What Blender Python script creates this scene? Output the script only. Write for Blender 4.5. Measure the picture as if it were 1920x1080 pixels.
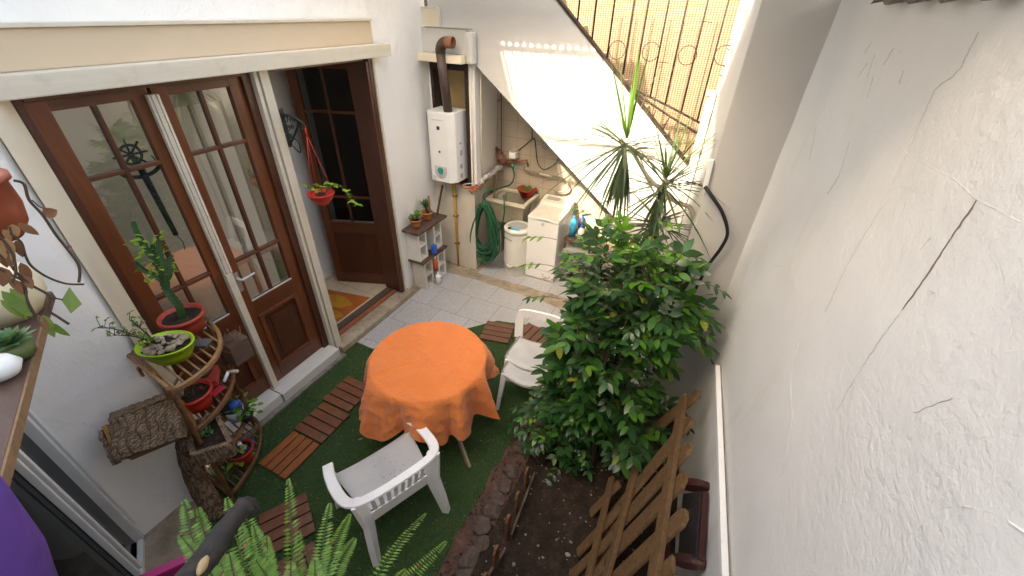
import bpy, bmesh, math, random
import numpy as np
from mathutils import Vector, Matrix, noise
R = math.radians
random.seed(7)
scn = bpy.context.scene
for o in list(bpy.data.objects): bpy.data.objects.remove(o)

# ------------------------------------------------------------------ camera
H = 3.0
M = ((0.9077, 0.4181, 0.0350), (0.0, 0.0, 0.0), (0.0, 0.0, 0.0))
yaw, pitch, roll = R(-24.7598310), R(34.2068703), R(1.7820827)
ca, sa, cb, sb, cg, sg = math.cos(yaw), math.sin(yaw), math.cos(pitch), math.sin(pitch), math.cos(roll), math.sin(roll)
_Rz = np.array([[ca, -sa, 0], [sa, ca, 0], [0, 0, 1]])
_B = np.array([[1, 0, 0], [0, 0, -1], [0, 1, 0]])
_P = np.array([[1, 0, 0], [0, cb, -sb], [0, sb, cb]])
_G = np.array([[cg, -sg, 0], [sg, cg, 0], [0, 0, 1]])
M = _G @ _P @ _B @ _Rz
FPX = 777.183
cam = bpy.data.cameras.new('camera'); camo = bpy.data.objects.new('camera', cam)
scn.collection.objects.link(camo); scn.camera = camo
cam.sensor_width = 36; cam.lens = FPX / 1920 * 36; cam.clip_start = .02; cam.clip_end = 300
mw = Matrix.Identity(4)
for i in range(3):
    mw[i][0] = M[0][i]; mw[i][1] = -M[1][i]; mw[i][2] = -M[2][i]
mw[2][3] = H
camo.matrix_world = mw

# ------------------------------------------------------------------ world + sun
SUN = Vector((.33, 1.1, -1)).normalized()          # direction the light travels
world = bpy.data.worlds.new('World'); scn.world = world; world.use_nodes = True
wn = world.node_tree.nodes; wl = world.node_tree.links
sky = wn.new('ShaderNodeTexSky'); sky.sky_type = 'NISHITA'; sky.sun_disc = False
el = math.asin(-SUN.z); sky.sun_elevation = el
sky.sun_rotation = math.atan2(-SUN.x, -SUN.y)
sky.dust_density = 6.0; sky.air_density = 1.0; sky.ozone_density = 1.0
bg = wn['Background']; bg.inputs[1].default_value = .15
wl.new(sky.outputs[0], bg.inputs[0])
sl = bpy.data.lights.new('sun', 'SUN'); sl.energy = 2.0; sl.angle = R(.9); sl.color = (1, .95, .86)
so = bpy.data.objects.new('sun', sl); scn.collection.objects.link(so)
so.rotation_euler = SUN.to_track_quat('-Z', 'Y').to_euler(); so.location = (0, 0, 9)
scn.view_settings.view_transform = 'Standard'; scn.view_settings.look = 'None'
scn.view_settings.exposure = 2.97; scn.view_settings.gamma = 1
scn.view_settings.use_white_balance = True; scn.view_settings.white_balance_temperature = 8100; scn.view_settings.white_balance_tint = 8
try:
    scn.cycles.max_bounces = 10; scn.cycles.diffuse_bounces = 7; scn.cycles.transparent_max_bounces = 12
    scn.cycles.sample_clamp_indirect = 6
except Exception: pass

# ------------------------------------------------------------------ helpers
def ray(x, y):
    return Vector(M.T @ np.array([(x - 960) / FPX, (y - 540) / FPX, 1.0]))
O = Vector((0, 0, H))
def PZ(x, y, z=0): d = ray(x, y); return O + d * ((z - H) / d.z)
def PX(x, y, X): d = ray(x, y); return O + d * (X / d.x)
def PY(x, y, Y): d = ray(x, y); return O + d * (Y / d.y)
def PD(x, y, D): return O + ray(x, y).normalized() * D
def wallx(y): return .39 + .08 * (2.8 - y)
def PW(x, y, off=0.0):
    d = ray(x, y); n = Vector((1, .08, 0)); t = (.39 + .08 * 2.8 - off) / d.dot(n); return O + d * t

def tag(o, label=None, cat=None, group=None, kind=None):
    if label: o['label'] = label
    if cat: o['category'] = cat
    if group: o['group'] = group
    if kind: o['kind'] = kind
    return o
def thing(name, label, cat, loc=(0, 0, 0), rz=0, group=None):
    o = bpy.data.objects.new(name, None); scn.collection.objects.link(o)
    o.location = loc; o.rotation_euler = (0, 0, rz); o.empty_display_size = .1
    return tag(o, label, cat, group)
def rootloc(o):
    while o.parent: o = o.parent
    return Vector(o.location)
def copy_tree(o, parent=None):
    c = o.copy(); scn.collection.objects.link(c)
    if parent: c.parent = parent
    for ch in [k for k in bpy.data.objects if k.parent == o]: copy_tree(ch, c)
    return c

class MB:
    def __init__(s): s.bm = bmesh.new()
    def verts(s, pts): return [s.bm.verts.new(p) for p in pts]
    def face(s, pts, smooth=False):
        f = s.bm.faces.new(s.verts(pts)); f.smooth = smooth; return s
    def box(s, c, size, rot=None, bev=0.0):
        c = Vector(c); sx, sy, sz = [k / 2 for k in size]
        vs = []
        for dx in (-1, 1):
            for dy in (-1, 1):
                for dz in (-1, 1):
                    p = Vector((dx * sx, dy * sy, dz * sz))
                    if rot is not None: p = rot @ p
                    vs.append(s.bm.verts.new(c + p))
        fs = []
        for idx in ((0, 1, 3, 2), (4, 6, 7, 5), (0, 4, 5, 1), (2, 3, 7, 6), (0, 2, 6, 4), (1, 5, 7, 3)):
            fs.append(s.bm.faces.new([vs[i] for i in idx]))
        if bev > 0:
            es = set(e for f in fs for e in f.edges)
            bmesh.ops.bevel(s.bm, geom=list(es), offset=min(bev, min(size) * .45), segments=2, affect='EDGES', profile=.6)
        return s
    def bx(s, x0, x1, y0, y1, z0, z1, bev=0.0):
        return s.box(((x0 + x1) / 2, (y0 + y1) / 2, (z0 + z1) / 2), (abs(x1 - x0), abs(y1 - y0), abs(z1 - z0)), None, bev)
    def beam(s, a, b, w, t, up=(0, 0, 1), bev=0.0):
        """board from a to b, width w (across), thickness t (along up)"""
        a = Vector(a); b = Vector(b); d = b - a; L = d.length; d.normalize(); up = Vector(up)
        side = d.cross(up).normalized(); u = side.cross(d).normalized()
        rot = Matrix((d, side, u)).transposed()
        return s.box((a + b) / 2, (L, w, t), rot, bev)
    def tube(s, pts, r, n=8, cap=True, smooth=True):
        pts = [Vector(p) for p in pts]; rings = []
        rr = r if isinstance(r, (list, tuple)) else [r] * len(pts)
        prev = None
        for i, p in enumerate(pts):
            d = (pts[min(i + 1, len(pts) - 1)] - pts[max(i - 1, 0)])
            if d.length < 1e-9: d = Vector((0, 0, 1))
            d.normalize()
            if prev is None:
                a = Vector((0, 0, 1)) if abs(d.z) < .9 else Vector((1, 0, 0))
                u = d.cross(a).normalized()
            else:
                u = (prev - d * prev.dot(d))
                u = u.normalized() if u.length > 1e-6 else d.orthogonal().normalized()
            prev = u; v = d.cross(u)
            rings.append([s.bm.verts.new(p + (u * math.cos(k * 2 * math.pi / n) + v * math.sin(k * 2 * math.pi / n)) * rr[i]) for k in range(n)])
        for i in range(len(rings) - 1):
            for k in range(n):
                f = s.bm.faces.new((rings[i][k], rings[i][(k + 1) % n], rings[i + 1][(k + 1) % n], rings[i + 1][k])); f.smooth = smooth
        if cap:
            s.bm.faces.new(rings[0][::-1]); s.bm.faces.new(rings[-1])
        return s
    def lathe(s, prof, c=(0, 0, 0), n=32, smooth=True, sx=1, sy=1, cap=False):
        c = Vector(c); rings = []
        for r, z in prof:
            rings.append([s.bm.verts.new(c + Vector((r * sx * math.cos(k * 2 * math.pi / n), r * sy * math.sin(k * 2 * math.pi / n), z))) for k in range(n)])
        for i in range(len(rings) - 1):
            for k in range(n):
                f = s.bm.faces.new((rings[i][k], rings[i][(k + 1) % n], rings[i + 1][(k + 1) % n], rings[i + 1][k])); f.smooth = smooth
        if cap:
            s.bm.faces.new(rings[0][::-1]); s.bm.faces.new(rings[-1])
        return s
    def prism(s, poly, vec):
        """extrude polygon (3-D points) by vec"""
        vec = Vector(vec); a = s.verts(poly); b = s.verts([Vector(p) + vec for p in poly]); n = len(a)
        s.bm.faces.new(a); s.bm.faces.new(b[::-1])
        for i in range(n): s.bm.faces.new((a[i], b[i], b[(i + 1) % n], a[(i + 1) % n]))
        return s
    def jitter(s, amt, sc=3.0):
        for v in s.bm.verts:
            n = noise.noise_vector(v.co * sc); v.co += n * amt
        return s
    def build(s, name, mat, parent=None, loc=None, fix=True):
        if fix: bmesh.ops.recalc_face_normals(s.bm, faces=s.bm.faces)
        off = rootloc(parent) if parent else Vector(loc if loc is not None else (0, 0, 0))
        if off.length > 0: bmesh.ops.translate(s.bm, verts=s.bm.verts, vec=-off)
        me = bpy.data.meshes.new(name); s.bm.to_mesh(me); s.bm.free()
        me.materials.append(mat)
        o = bpy.data.objects.new(name, me); scn.collection.objects.link(o)
        if parent: o.parent = parent
        else: o.location = off
        return o
def merge_doubles(mb, d=1e-4): bmesh.ops.remove_doubles(mb.bm, verts=mb.bm.verts, dist=d); return mb
def spline(pts, k=6):
    pts = [Vector(p) for p in pts]; out = []
    for i in range(len(pts) - 1):
        p0 = pts[max(i - 1, 0)]; p1 = pts[i]; p2 = pts[i + 1]; p3 = pts[min(i + 2, len(pts) - 1)]
        for j in range(k):
            t = j / k
            out.append(.5 * ((2 * p1) + (p2 - p0) * t + (2 * p0 - 5 * p1 + 4 * p2 - p3) * t * t + (3 * p1 - p0 - 3 * p2 + p3) * t ** 3))
    out.append(pts[-1]); return out
def U(a, b): return random.uniform(a, b)

# ------------------------------------------------------------------ materials
class Mat:
    def __init__(s, name, col=(.5, .5, .5), rough=.6, spec=.5, metal=0.0):
        s.m = bpy.data.materials.new(name); s.m.use_nodes = True
        s.n = s.m.node_tree.nodes; s.l = s.m.node_tree.links; s.b = s.n['Principled BSDF']
        s.b.inputs['Base Color'].default_value = (*col, 1); s.b.inputs['Roughness'].default_value = rough
        s.b.inputs['Specular IOR Level'].default_value = spec; s.b.inputs['Metallic'].default_value = metal
        s.tc = None; s.h = None
    def coord(s, scale=(1, 1, 1), kind='Object', rot=(0, 0, 0)):
        if s.tc is None: s.tc = s.n.new('ShaderNodeTexCoord')
        mp = s.n.new('ShaderNodeMapping'); mp.inputs['Scale'].default_value = scale; mp.inputs['Rotation'].default_value = rot
        s.l.new(s.tc.outputs[kind], mp.inputs[0]); return mp.outputs[0]
    def noise(s, scale=5, detail=4, vec=None, rough=.5, dist=0):
        t = s.n.new('ShaderNodeTexNoise'); t.inputs['Scale'].default_value = scale; t.inputs['Detail'].default_value = detail
        t.inputs['Roughness'].default_value = rough; t.inputs['Distortion'].default_value = dist
        s.l.new(vec if vec is not None else s.coord(), t.inputs['Vector']); return t.outputs['Fac']
    def ramp(s, fac, stops):
        r = s.n.new('ShaderNodeValToRGB'); e = r.color_ramp.elements
        while len(e) < len(stops): e.new(.5)
        for k, (p, c) in enumerate(stops):
            e[k].position = p; e[k].color = (*c, 1) if len(c) == 3 else c
        s.l.new(fac, r.inputs[0]); return r.outputs[0]
    def mix(s, fac, a, b, mode='MIX'):
        x = s.n.new('ShaderNodeMix'); x.data_type = 'RGBA'; x.blend_type = mode
        for sock, v in ((x.inputs[0], fac), (x.inputs[6], a), (x.inputs[7], b)):
            if hasattr(v, 'links'): s.l.new(v, sock)
            elif isinstance(v, (int, float)): sock.default_value = v
            else: sock.default_value = (*v, 1)
        return x.outputs[2]
    def math(s, op, a, b=None):
        x = s.n.new('ShaderNodeMath'); x.operation = op
        for sock, v in ((x.inputs[0], a), (x.inputs[1], b)):
            if v is None: continue
            if hasattr(v, 'links'): s.l.new(v, sock)
            else: sock.default_value = v
        return x.outputs[0]
    def color(s, c): s.l.new(c, s.b.inputs['Base Color']); return s
    def rough(s, c): s.l.new(c, s.b.inputs['Roughness']); return s
    def bump(s, h, strength=.3, dist=.01):
        b = s.n.new('ShaderNodeBump'); b.inputs['Strength'].default_value = strength; b.inputs['Distance'].default_value = dist
        s.l.new(h, b.inputs['Height'])
        if s.h is not None: s.l.new(s.h, b.inputs['Normal'])
        s.h = b.outputs[0]; s.l.new(s.h, s.b.inputs['Normal']); return s
    def island(s):
        g = s.n.new('ShaderNodeNewGeometry'); return g.outputs['Random Per Island']

def plaster(name, a=(.74, .72, .68), b=(.66, .64, .59), big=.5, fine=.35, stain=None, trowel=.45, pit=0):
    m = Mat(name, a, .75, .25)
    n1 = m.noise(1.3, 5, rough=.6)
    c = m.mix(m.ramp(n1, [(.35, (0, 0, 0)), (.7, (1, 1, 1))]), a, b)
    if stain:
        n3 = m.noise(2.2, 6, m.coord((1, 1, .35)), .65, .6)
        c = m.mix(m.ramp(n3, [(.58, (0, 0, 0)), (.78, (.7, .7, .7))]), c, stain)
    specks = m.noise(60, 2)
    c = m.mix(m.ramp(specks, [(.72, (0, 0, 0)), (.8, (.35, .35, .35))]), c, (.42, .4, .36))
    m.color(c)
    m.bump(m.noise(2.0, 3, rough=.5), big, .04)
    # trowel marks: ridged stretched noise
    w = m.noise(7, 5, m.coord((1, 1.2, .8), rot=(.5, .3, .2)), .55, 1.4)
    m.bump(m.ramp(w, [(.44, (0, 0, 0)), (.52, (1, 1, 1)), (.62, (.7, .7, .7))]), fine * trowel, .006)
    if pit:
        msk = m.ramp(m.noise(1.1, 3), [(.38, (.15, .15, .15)), (.6, (1, 1, 1))])
        pn = m.n.new('ShaderNodeMath'); pn.operation = 'MULTIPLY'; m.l.new(msk, pn.inputs[0]); m.l.new(m.ramp(m.noise(26, 5, rough=.62), [(.3, (0, 0, 0)), (.6, (1, 1, 1))]), pn.inputs[1])
        m.bump(pn.outputs[0], pit, .007)
    m.bump(m.noise(55, 4, rough=.7), fine, .004)
    return m.m
def woodmat(name, c1, c2, axis=(1, 14, 14), rough=.4, spec=.5, bump=.15, scale=6, dirt=None):
    m = Mat(name, c1, rough, spec)
    g = m.noise(scale, 6, m.coord(axis), .6, .8)
    isl = m.island()
    c = m.mix(m.ramp(g, [(.3, (0, 0, 0)), (.7, (1, 1, 1))]), c1, c2)
    c = m.mix(m.ramp(isl, [(0, (0, 0, 0)), (1, (.45, .45, .45))]), c, tuple(k * .55 for k in c1))
    if dirt:
        c = m.mix(m.ramp(m.noise(9, 5, rough=.7), [(.55, (0, 0, 0)), (.72, (.8, .8, .8))]), c, dirt)
    m.color(c); m.bump(g, bump, .004); m.bump(m.noise(40, 3), bump * .6, .002)
    return m.m
def plastic(name, col, rough=.35, spec=.5, var=.12, bump=.0):
    m = Mat(name, col, rough, spec)
    n = m.noise(6, 5, rough=.65)
    m.color(m.mix(m.ramp(n, [(.45, (0, 0, 0)), (.75, (1, 1, 1))]), col, tuple(k * (1 - var) for k in col)))
    m.rough(m.ramp(n, [(.3, (rough, rough, rough)), (.8, (min(1, rough + .25),) * 3)]))
    if bump: m.bump(m.noise(30, 3), bump, .003)
    return m.m
def leafmat(name, stops, trans=.35, rough=.38, tcol=(.25, .5, .05), spec=.5, scale=0):
    m = Mat(name, stops[0][1], rough, spec)
    isl = m.island()
    if scale:
        isl = m.math('ADD', m.math('MULTIPLY', isl, .5), m.math('MULTIPLY', m.noise(scale, 2), .5))
    col = m.ramp(isl, stops); m.color(col)
    tr = m.n.new('ShaderNodeBsdfTranslucent')
    m.l.new(m.mix(.5, col, tcol), tr.inputs[0])
    ms = m.n.new('ShaderNodeMixShader'); ms.inputs[0].default_value = trans
    out = m.n['Material Output']
    m.l.new(m.b.outputs[0], ms.inputs[1]); m.l.new(tr.outputs[0], ms.inputs[2]); m.l.new(ms.outputs[0], out.inputs[0])
    m.bump(m.noise(90, 2), .15, .002)
    return m.m

PL = plaster('white_plaster', (.82, .805, .775), (.77, .755, .72), .9, .55)
PLR = plaster('right_wall_plaster', (.76, .75, .73), (.72, .705, .68), .4, .4, stain=(.62, .58, .50), trowel=.10, pit=.38)
PLC = plaster('cream_plaster', (.72, .66, .53), (.64, .58, .46), .3, .25)
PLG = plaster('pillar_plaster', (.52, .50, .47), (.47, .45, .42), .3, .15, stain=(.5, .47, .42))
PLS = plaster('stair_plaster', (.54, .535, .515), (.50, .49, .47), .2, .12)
PLD = plaster('dirty_plaster', (.62, .58, .49), (.5, .45, .36), .5, .5, stain=(.36, .28, .2))
DOORW = woodmat('varnished_door_wood', (.105, .034, .017), (.055, .018, .010), (9, 9, 1.0), .3, .5, .08, 3)
DOORR = woodmat('reddish_door_wood', (.185, .055, .020), (.10, .030, .013), (9, 9, 1.0), .28, .5, .08, 3)
DOORH = woodmat('varnished_rail_wood', (.15, .048, .021), (.075, .025, .013), (9, 1.0, 9), .3, .5, .08, 3)
CREAM = woodmat('cream_painted_wood', (.70, .64, .53), (.62, .56, .45), (1, 1, 9), .5, .4, .15, 3, dirt=(.5, .44, .34))
PEACH = woodmat('peach_painted_board', (.70, .56, .40), (.66, .52, .365), (4, 1, 4), .5, .3, .05, 1.2)
MARBLE = woodmat('white_marble', (.7, .68, .64), (.6, .58, .54), (3, 1, 3), .35, .5, .05, 8)
DECK = woodmat('deck_slat_wood', (.23, .085, .038), (.12, .045, .023), (2.0, 12, 12), .45, .4, .3, 5, dirt=(.2, .12, .08))
DECKO = woodmat('orange_deck_slat_wood', (.36, .12, .035), (.2, .065, .025), (2.0, 12, 12), .4, .4, .3, 5)
DECKG = woodmat('faded_deck_slat_wood', (.2, .1, .062), (.13, .062, .04), (2.0, 12, 12), .55, .3, .3, 5)
PALLET = woodmat('raw_fence_wood', (.20, .115, .055), (.11, .06, .03), (6, 6, 6), .7, .2, .4, 5, dirt=(.16, .1, .06))
OLDW = woodmat('weathered_grey_wood', (.15, .1, .07), (.09, .06, .045), (8, 1, 8), .75, .2, .5, 6)
SHELF = woodmat('brown_shelf_wood', (.14, .082, .06), (.08, .047, .036), (2, 9, 2), .55, .3, .3, 4)
RATTAN = woodmat('rattan_cane', (.20, .09, .035), (.085, .036, .016), (3, 3, 3), .45, .4, .3, 14)
RATTANL = woodmat('pale_rattan_strip', (.34, .19, .08), (.19, .095, .038), (3, 3, 3), .5, .4, .3, 10)
BAMBOO = woodmat('broomstick_wood', (.38, .22, .11), (.26, .14, .07), (4, 4, 1), .5, .3, .1, 5)

m = Mat('speckled_floor_tile', (.4, .4, .4), .55, .4)
tx = m.coord((1, 1, 1)); br = m.n.new('ShaderNodeTexBrick'); m.l.new(tx, br.inputs[0])
br.offset = .5; br.squash = 1; br.inputs['Scale'].default_value = 1
br.inputs['Brick Width'].default_value = .4; br.inputs['Row Height'].default_value = .4
br.inputs['Mortar Size'].default_value = .004; br.inputs['Mortar Smooth'].default_value = .2
br.inputs['Color1'].default_value = (.47, .465, .47, 1); br.inputs['Color2'].default_value = (.42, .415, .42, 1); br.inputs['Mortar'].default_value = (.17, .16, .15, 1)
sp = m.noise(160, 3, rough=.7); sp2 = m.noise(90, 2)
c = m.mix(m.ramp(sp, [(.42, (1, 1, 1)), (.5, (0, 0, 0))]), br.outputs[0], (.27, .265, .27))
c = m.mix(m.ramp(sp2, [(.6, (0, 0, 0)), (.66, (.8, .8, .8))]), c, (.6, .58, .56))
c = m.mix(m.ramp(m.noise(2.5, 5), [(.5, (0, 0, 0)), (.75, (.4, .4, .4))]), c, (.33, .3, .27))
m.color(c); m.bump(br.outputs['Fac'], -.4, .003); m.bump(sp, .1, .002); TILE = m.m

m = Mat('rough_concrete', (.3, .25, .19), .85, .2)
n = m.noise(7, 7, rough=.7)
m.color(m.ramp(n, [(.3, (.2, .155, .11)), (.55, (.36, .295, .215)), (.75, (.46, .41, .34))])); m.bump(n, .7, .02); m.bump(m.noise(60, 4), .4, .005); CONC = m.m
m = Mat('grey_step_concrete', (.2, .18, .16), .85, .2)
n = m.noise(14, 6, rough=.7)
m.color(m.ramp(n, [(.3, (.11, .095, .08)), (.7, (.27, .25, .22))])); m.bump(n, .5, .01); STEP = m.m
m = Mat('garden_soil', (.06, .04, .03), .95, .15)
n = m.noise(12, 8, rough=.75); n2 = m.noise(70, 5, rough=.7)
c = m.ramp(n, [(.3, (.022, .015, .011)), (.55, (.055, .037, .026)), (.75, (.11, .078, .055))])
c = m.mix(m.ramp(n2, [(.62, (0, 0, 0)), (.72, (1, 1, 1))]), c, (.17, .13, .1))
m.color(c); m.bump(n, 1, .03); m.bump(n2, .9, .01); SOIL = m.m
m = Mat('reddish_dirt', (.12, .07, .05), .95, .15)
n = m.noise(18, 8, rough=.75)
m.color(m.ramp(n, [(.3, (.05, .028, .02)), (.55, (.125, .07, .052)), (.8, (.22, .15, .115))])); m.bump(n, 1, .02); DIRT = m.m
m = Mat('artificial_turf', (.03, .09, .03), .8, .15)
n = m.noise(260, 3, rough=.8); n2 = m.noise(3, 4)
c = m.ramp(n, [(.35, (.028, .055, .018)), (.55, (.062, .115, .038)), (.7, (.12, .19, .065))])
c = m.mix(m.ramp(n2, [(.4, (0, 0, 0)), (.7, (.5, .5, .5))]), c, (.022, .05, .02))
m.color(c); m.bump(n, 1, .01); TURF = m.m
m = Mat('turf_blades', (.03, .1, .03), .7, .2)
m.color(m.ramp(m.island(), [(0, (.028, .07, .022)), (.6, (.07, .14, .052)), (.93, (.13, .21, .085)), (1, (.3, .32, .2))])); BLADE = m.m
m = Mat('stone_kerb', (.3, .27, .24), .9, .2)
n = m.noise(22, 7, rough=.75)
m.color(m.ramp(n, [(.3, (.06, .042, .032)), (.6, (.135, .10, .08)), (.8, (.24, .19, .16))])); m.bump(n, 1, .015); STONE = m.m
m = Mat('concrete_block', (.5, .48, .43), .85, .2)
n = m.noise(40, 6, rough=.7)
m.color(m.mix(m.ramp(n, [(.3, (0, 0, 0)), (.75, (1, 1, 1))]), (.6, .57, .5), (.45, .41, .34))); m.bump(n, .5, .004); BLOCK = m.m
m = Mat('white_painted_block', (.66, .64, .59), .7, .3)
n = m.noise(12, 6, rough=.7)
m.color(m.mix(m.ramp(n, [(.5, (0, 0, 0)), (.75, (1, 1, 1))]), (.70, .685, .64), (.5, .46, .39))); m.bump(m.noise(60, 5), .4, .003); BLOCKW = m.m

# glazed wall tiles (plane XZ): brick on x,z
def walltile(name, c1, c2, mort, size=.2):
    m = Mat(name, c1, .3, .5)
    sx = m.n.new('ShaderNodeSeparateXYZ'); cx = m.n.new('ShaderNodeCombineXYZ')
    m.l.new(m.coord(), sx.inputs[0]); m.l.new(sx.outputs[0], cx.inputs[0]); m.l.new(sx.outputs[2], cx.inputs[1])
    br = m.n.new('ShaderNodeTexBrick'); m.l.new(cx.outputs[0], br.inputs[0]); br.offset = 0
    br.inputs['Scale'].default_value = 1; br.inputs['Brick Width'].default_value = size; br.inputs['Row Height'].default_value = size
    br.inputs['Mortar Size'].default_value = .0035
    br.inputs['Color1'].default_value = (*c1, 1); br.inputs['Color2'].default_value = (*c2, 1); br.inputs['Mortar'].default_value = (*mort, 1)
    m.color(m.mix(m.ramp(m.noise(3, 5), [(.45, (0, 0, 0)), (.75, (.5, .5, .5))]), br.outputs[0], (.4, .33, .25)))
    m.bump(br.outputs['Fac'], -.5, .003); return m.m
WTILE = walltile('beige_wall_tile', (.52, .45, .36), (.47, .40, .32), (.33, .26, .2))
def floortile(name, c1, c2, mort, size):
    m = Mat(name, c1, .25, .5); br = m.n.new('ShaderNodeTexBrick'); m.l.new(m.coord(), br.inputs[0]); br.offset = 0
    br.inputs['Scale'].default_value = 1; br.inputs['Brick Width'].default_value = size; br.inputs['Row Height'].default_value = size
    br.inputs['Mortar Size'].default_value = .004
    br.inputs['Color1'].default_value = (*c1, 1); br.inputs['Color2'].default_value = (*c2, 1); br.inputs['Mortar'].default_value = (*mort, 1)
    m.color(br.outputs[0]); return m.m
INTILE = floortile('beige_indoor_tile', (.62, .5, .36), (.57, .45, .32), (.35, .27, .2), .33)

INWALL = plaster('indoor_wall_plaster', (.84, .82, .78), (.8, .78, .74), .1, .08)
m = Mat('white_plastic', (.8, .79, .77), .4, .5)
n = m.noise(5, 6, rough=.7); n2 = m.noise(48, 4, rough=.7)
c = m.mix(m.ramp(n, [(.48, (0, 0, 0)), (.75, (.4, .4, .4))]), (.83, .825, .81), (.68, .65, .6))
c = m.mix(m.ramp(n2, [(.62, (0, 0, 0)), (.7, (.5, .5, .5))]), c, (.5, .47, .42))
m.color(c); m.rough(m.ramp(n, [(.3, (.35, .35, .35)), (.8, (.65, .65, .65))])); WPLAST = m.m
WENAMEL = plastic('white_enamel', (.76, .76, .745), .25, .5, .05)
WCREAM = plastic('aged_white_enamel', (.70, .685, .62), .3, .5, .14)
SINKM = plastic('cream_sink_ceramic', (.66, .6, .46), .35, .5, .25)
GREYP = plastic('grey_plastic', (.36, .36, .35), .4, .5)
SILVER = plastic('silver_panel', (.5, .5, .48), .35, .5)
TEAL = plastic('teal_knob', (.01, .24, .24), .3, .5)
TERRA = plastic('terracotta_pot', (.44, .17, .07), .6, .3, .3, .2)
BRPOT = plastic('brown_plastic_pot', (.26, .055, .022), .35, .5, .2)
REDP = plastic('red_plastic', (.5, .03, .022), .32, .5, .15)
DREDP = plastic('dark_red_plastic_pot', (.36, .045, .03), .38, .5, .2)
LIME = plastic('lime_green_plastic', (.28, .46, .015), .3, .5, .12)
BLUEP = plastic('blue_plastic', (.012, .12, .5), .35, .5)
CYANP = plastic('light_blue_plastic', (.05, .4, .65), .35, .5)
PURP = plastic('purple_plastic', (.11, .045, .29), .55, .4, .35, .25)
PINKP = plastic('magenta_plastic', (.33, .022, .12), .4, .5, .15)
BLACKR = plastic('black_rubber', (.012, .012, .013), .45, .4)
DARKI = plastic('dark_iron_paint', (.035, .022, .018), .6, .3, .4, .4)
GREENI = plastic('dark_green_iron', (.008, .016, .015), .45, .4)
FLUE = plastic('brown_flue_metal', (.075, .045, .036), .4, .5, .35)
RUST = plastic('rusty_flue_metal', (.26, .11, .06), .6, .3, .4, .4)
YEL = plastic('yellow_gas_pipe_paint', (.5, .27, .03), .4, .5, .35)
HOSE = plastic('green_hose_rubber', (.012, .10, .045), .3, .5, .25)
COPPER = plastic('red_brown_pipe', (.3, .09, .05), .45, .5, .4)
LEAD = plastic('grey_pipe', (.25, .22, .19), .5, .4)
WINF = plastic('white_window_frame', (.78, .78, .76), .4, .5)
ALU = plastic('black_window_frame', (.02, .02, .02), .35, .5)
CREAMP = plastic('cream_ceramic', (.66, .6, .42), .4, .5)
STONEW = plastic('white_pebble', (.75, .75, .73), .5, .4)
BRANCH = woodmat('dark_cut_branch', (.022, .019, .017), (.04, .034, .030), (3, 3, 3), .6, .3, .5, 12, dirt=(.075, .06, .042))
CUT = woodmat('exposed_branch_wood', (.45, .33, .17), (.36, .25, .13), (3, 3, 3), .6, .3, .2, 9)
OLDPAINT = woodmat('peeling_black_paint', (.02, .018, .018), (.05, .04, .04), (4, 4, 4), .5, .4, .6, 10, dirt=(.42, .4, .38))
OLDRED = woodmat('worn_dark_red_paint', (.075, .018, .014), (.035, .012, .01), (4, 4, 4), .35, .5, .6, 10, dirt=(.2, .13, .1))
m = Mat('tree_bark', (.15, .1, .07), .9, .15)
v = m.n.new('ShaderNodeTexWave'); v.wave_type = 'BANDS'; v.inputs['Scale'].default_value = 9; v.inputs['Distortion'].default_value = 9; v.inputs['Detail'].default_value = 4
v.inputs['Detail Scale'].default_value = 2
m.l.new(m.coord((2.2, 2.2, 1)), v.inputs[0])
n = m.noise(14, 7, rough=.75)
h = m.math('ADD', m.math('MULTIPLY', v.outputs['Fac'], .3), m.math('MULTIPLY', n, .9))
m.color(m.ramp(h, [(.3, (.045, .028, .018)), (.55, (.15, .098, .062)), (.8, (.30, .21, .14))])); m.bump(h, .7, .012); BARK = m.m
m = Mat('orange_cloth', (.75, .2, .04), .85, .15)
n = m.noise(3.2, 5, m.coord((1, 1, 1)), .6, 1.2)
st_ = m.noise(5.5, 6, rough=.7)
c = m.mix(m.ramp(n, [(.4, (0, 0, 0)), (.7, (1, 1, 1))]), (.90, .27, .075), (.84, .225, .055))
c = m.mix(m.ramp(st_, [(.55, (0, 0, 0)), (.72, (.55, .55, .55))]), c, (.70, .17, .04))
m.color(c)
m.b.inputs['Sheen Weight'].default_value = .3
m.bump(m.noise(9, 5, m.coord((1, 1.6, 1), rot=(0, 0, .5)), .55, 1.5), .9, .02); m.bump(m.ramp(m.noise(5, 4, m.coord((1, 2.6, 1), rot=(0, 0, .9)), .5, 2.2), [(.46, (0, 0, 0)), (.5, (1, 1, 1)), (.54, (0, 0, 0))]), .5, .006); m.bump(m.noise(380, 2), .15, .001)
trn = m.n.new('ShaderNodeBsdfTranslucent'); trn.inputs[0].default_value = (.9, .2, .03, 1)
msx = m.n.new('ShaderNodeMixShader'); msx.inputs[0].default_value = .18
m.l.new(m.b.outputs[0], msx.inputs[1]); m.l.new(trn.outputs[0], msx.inputs[2]); m.l.new(msx.outputs[0], m.n['Material Output'].inputs[0])
CLOTH = m.m
m = Mat('door_glass', (.95, .97, .96), .02, .5)
m.b.inputs['Transmission Weight'].default_value = 1; m.b.inputs['IOR'].default_value = 1.5; GLASSP = m.m
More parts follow.
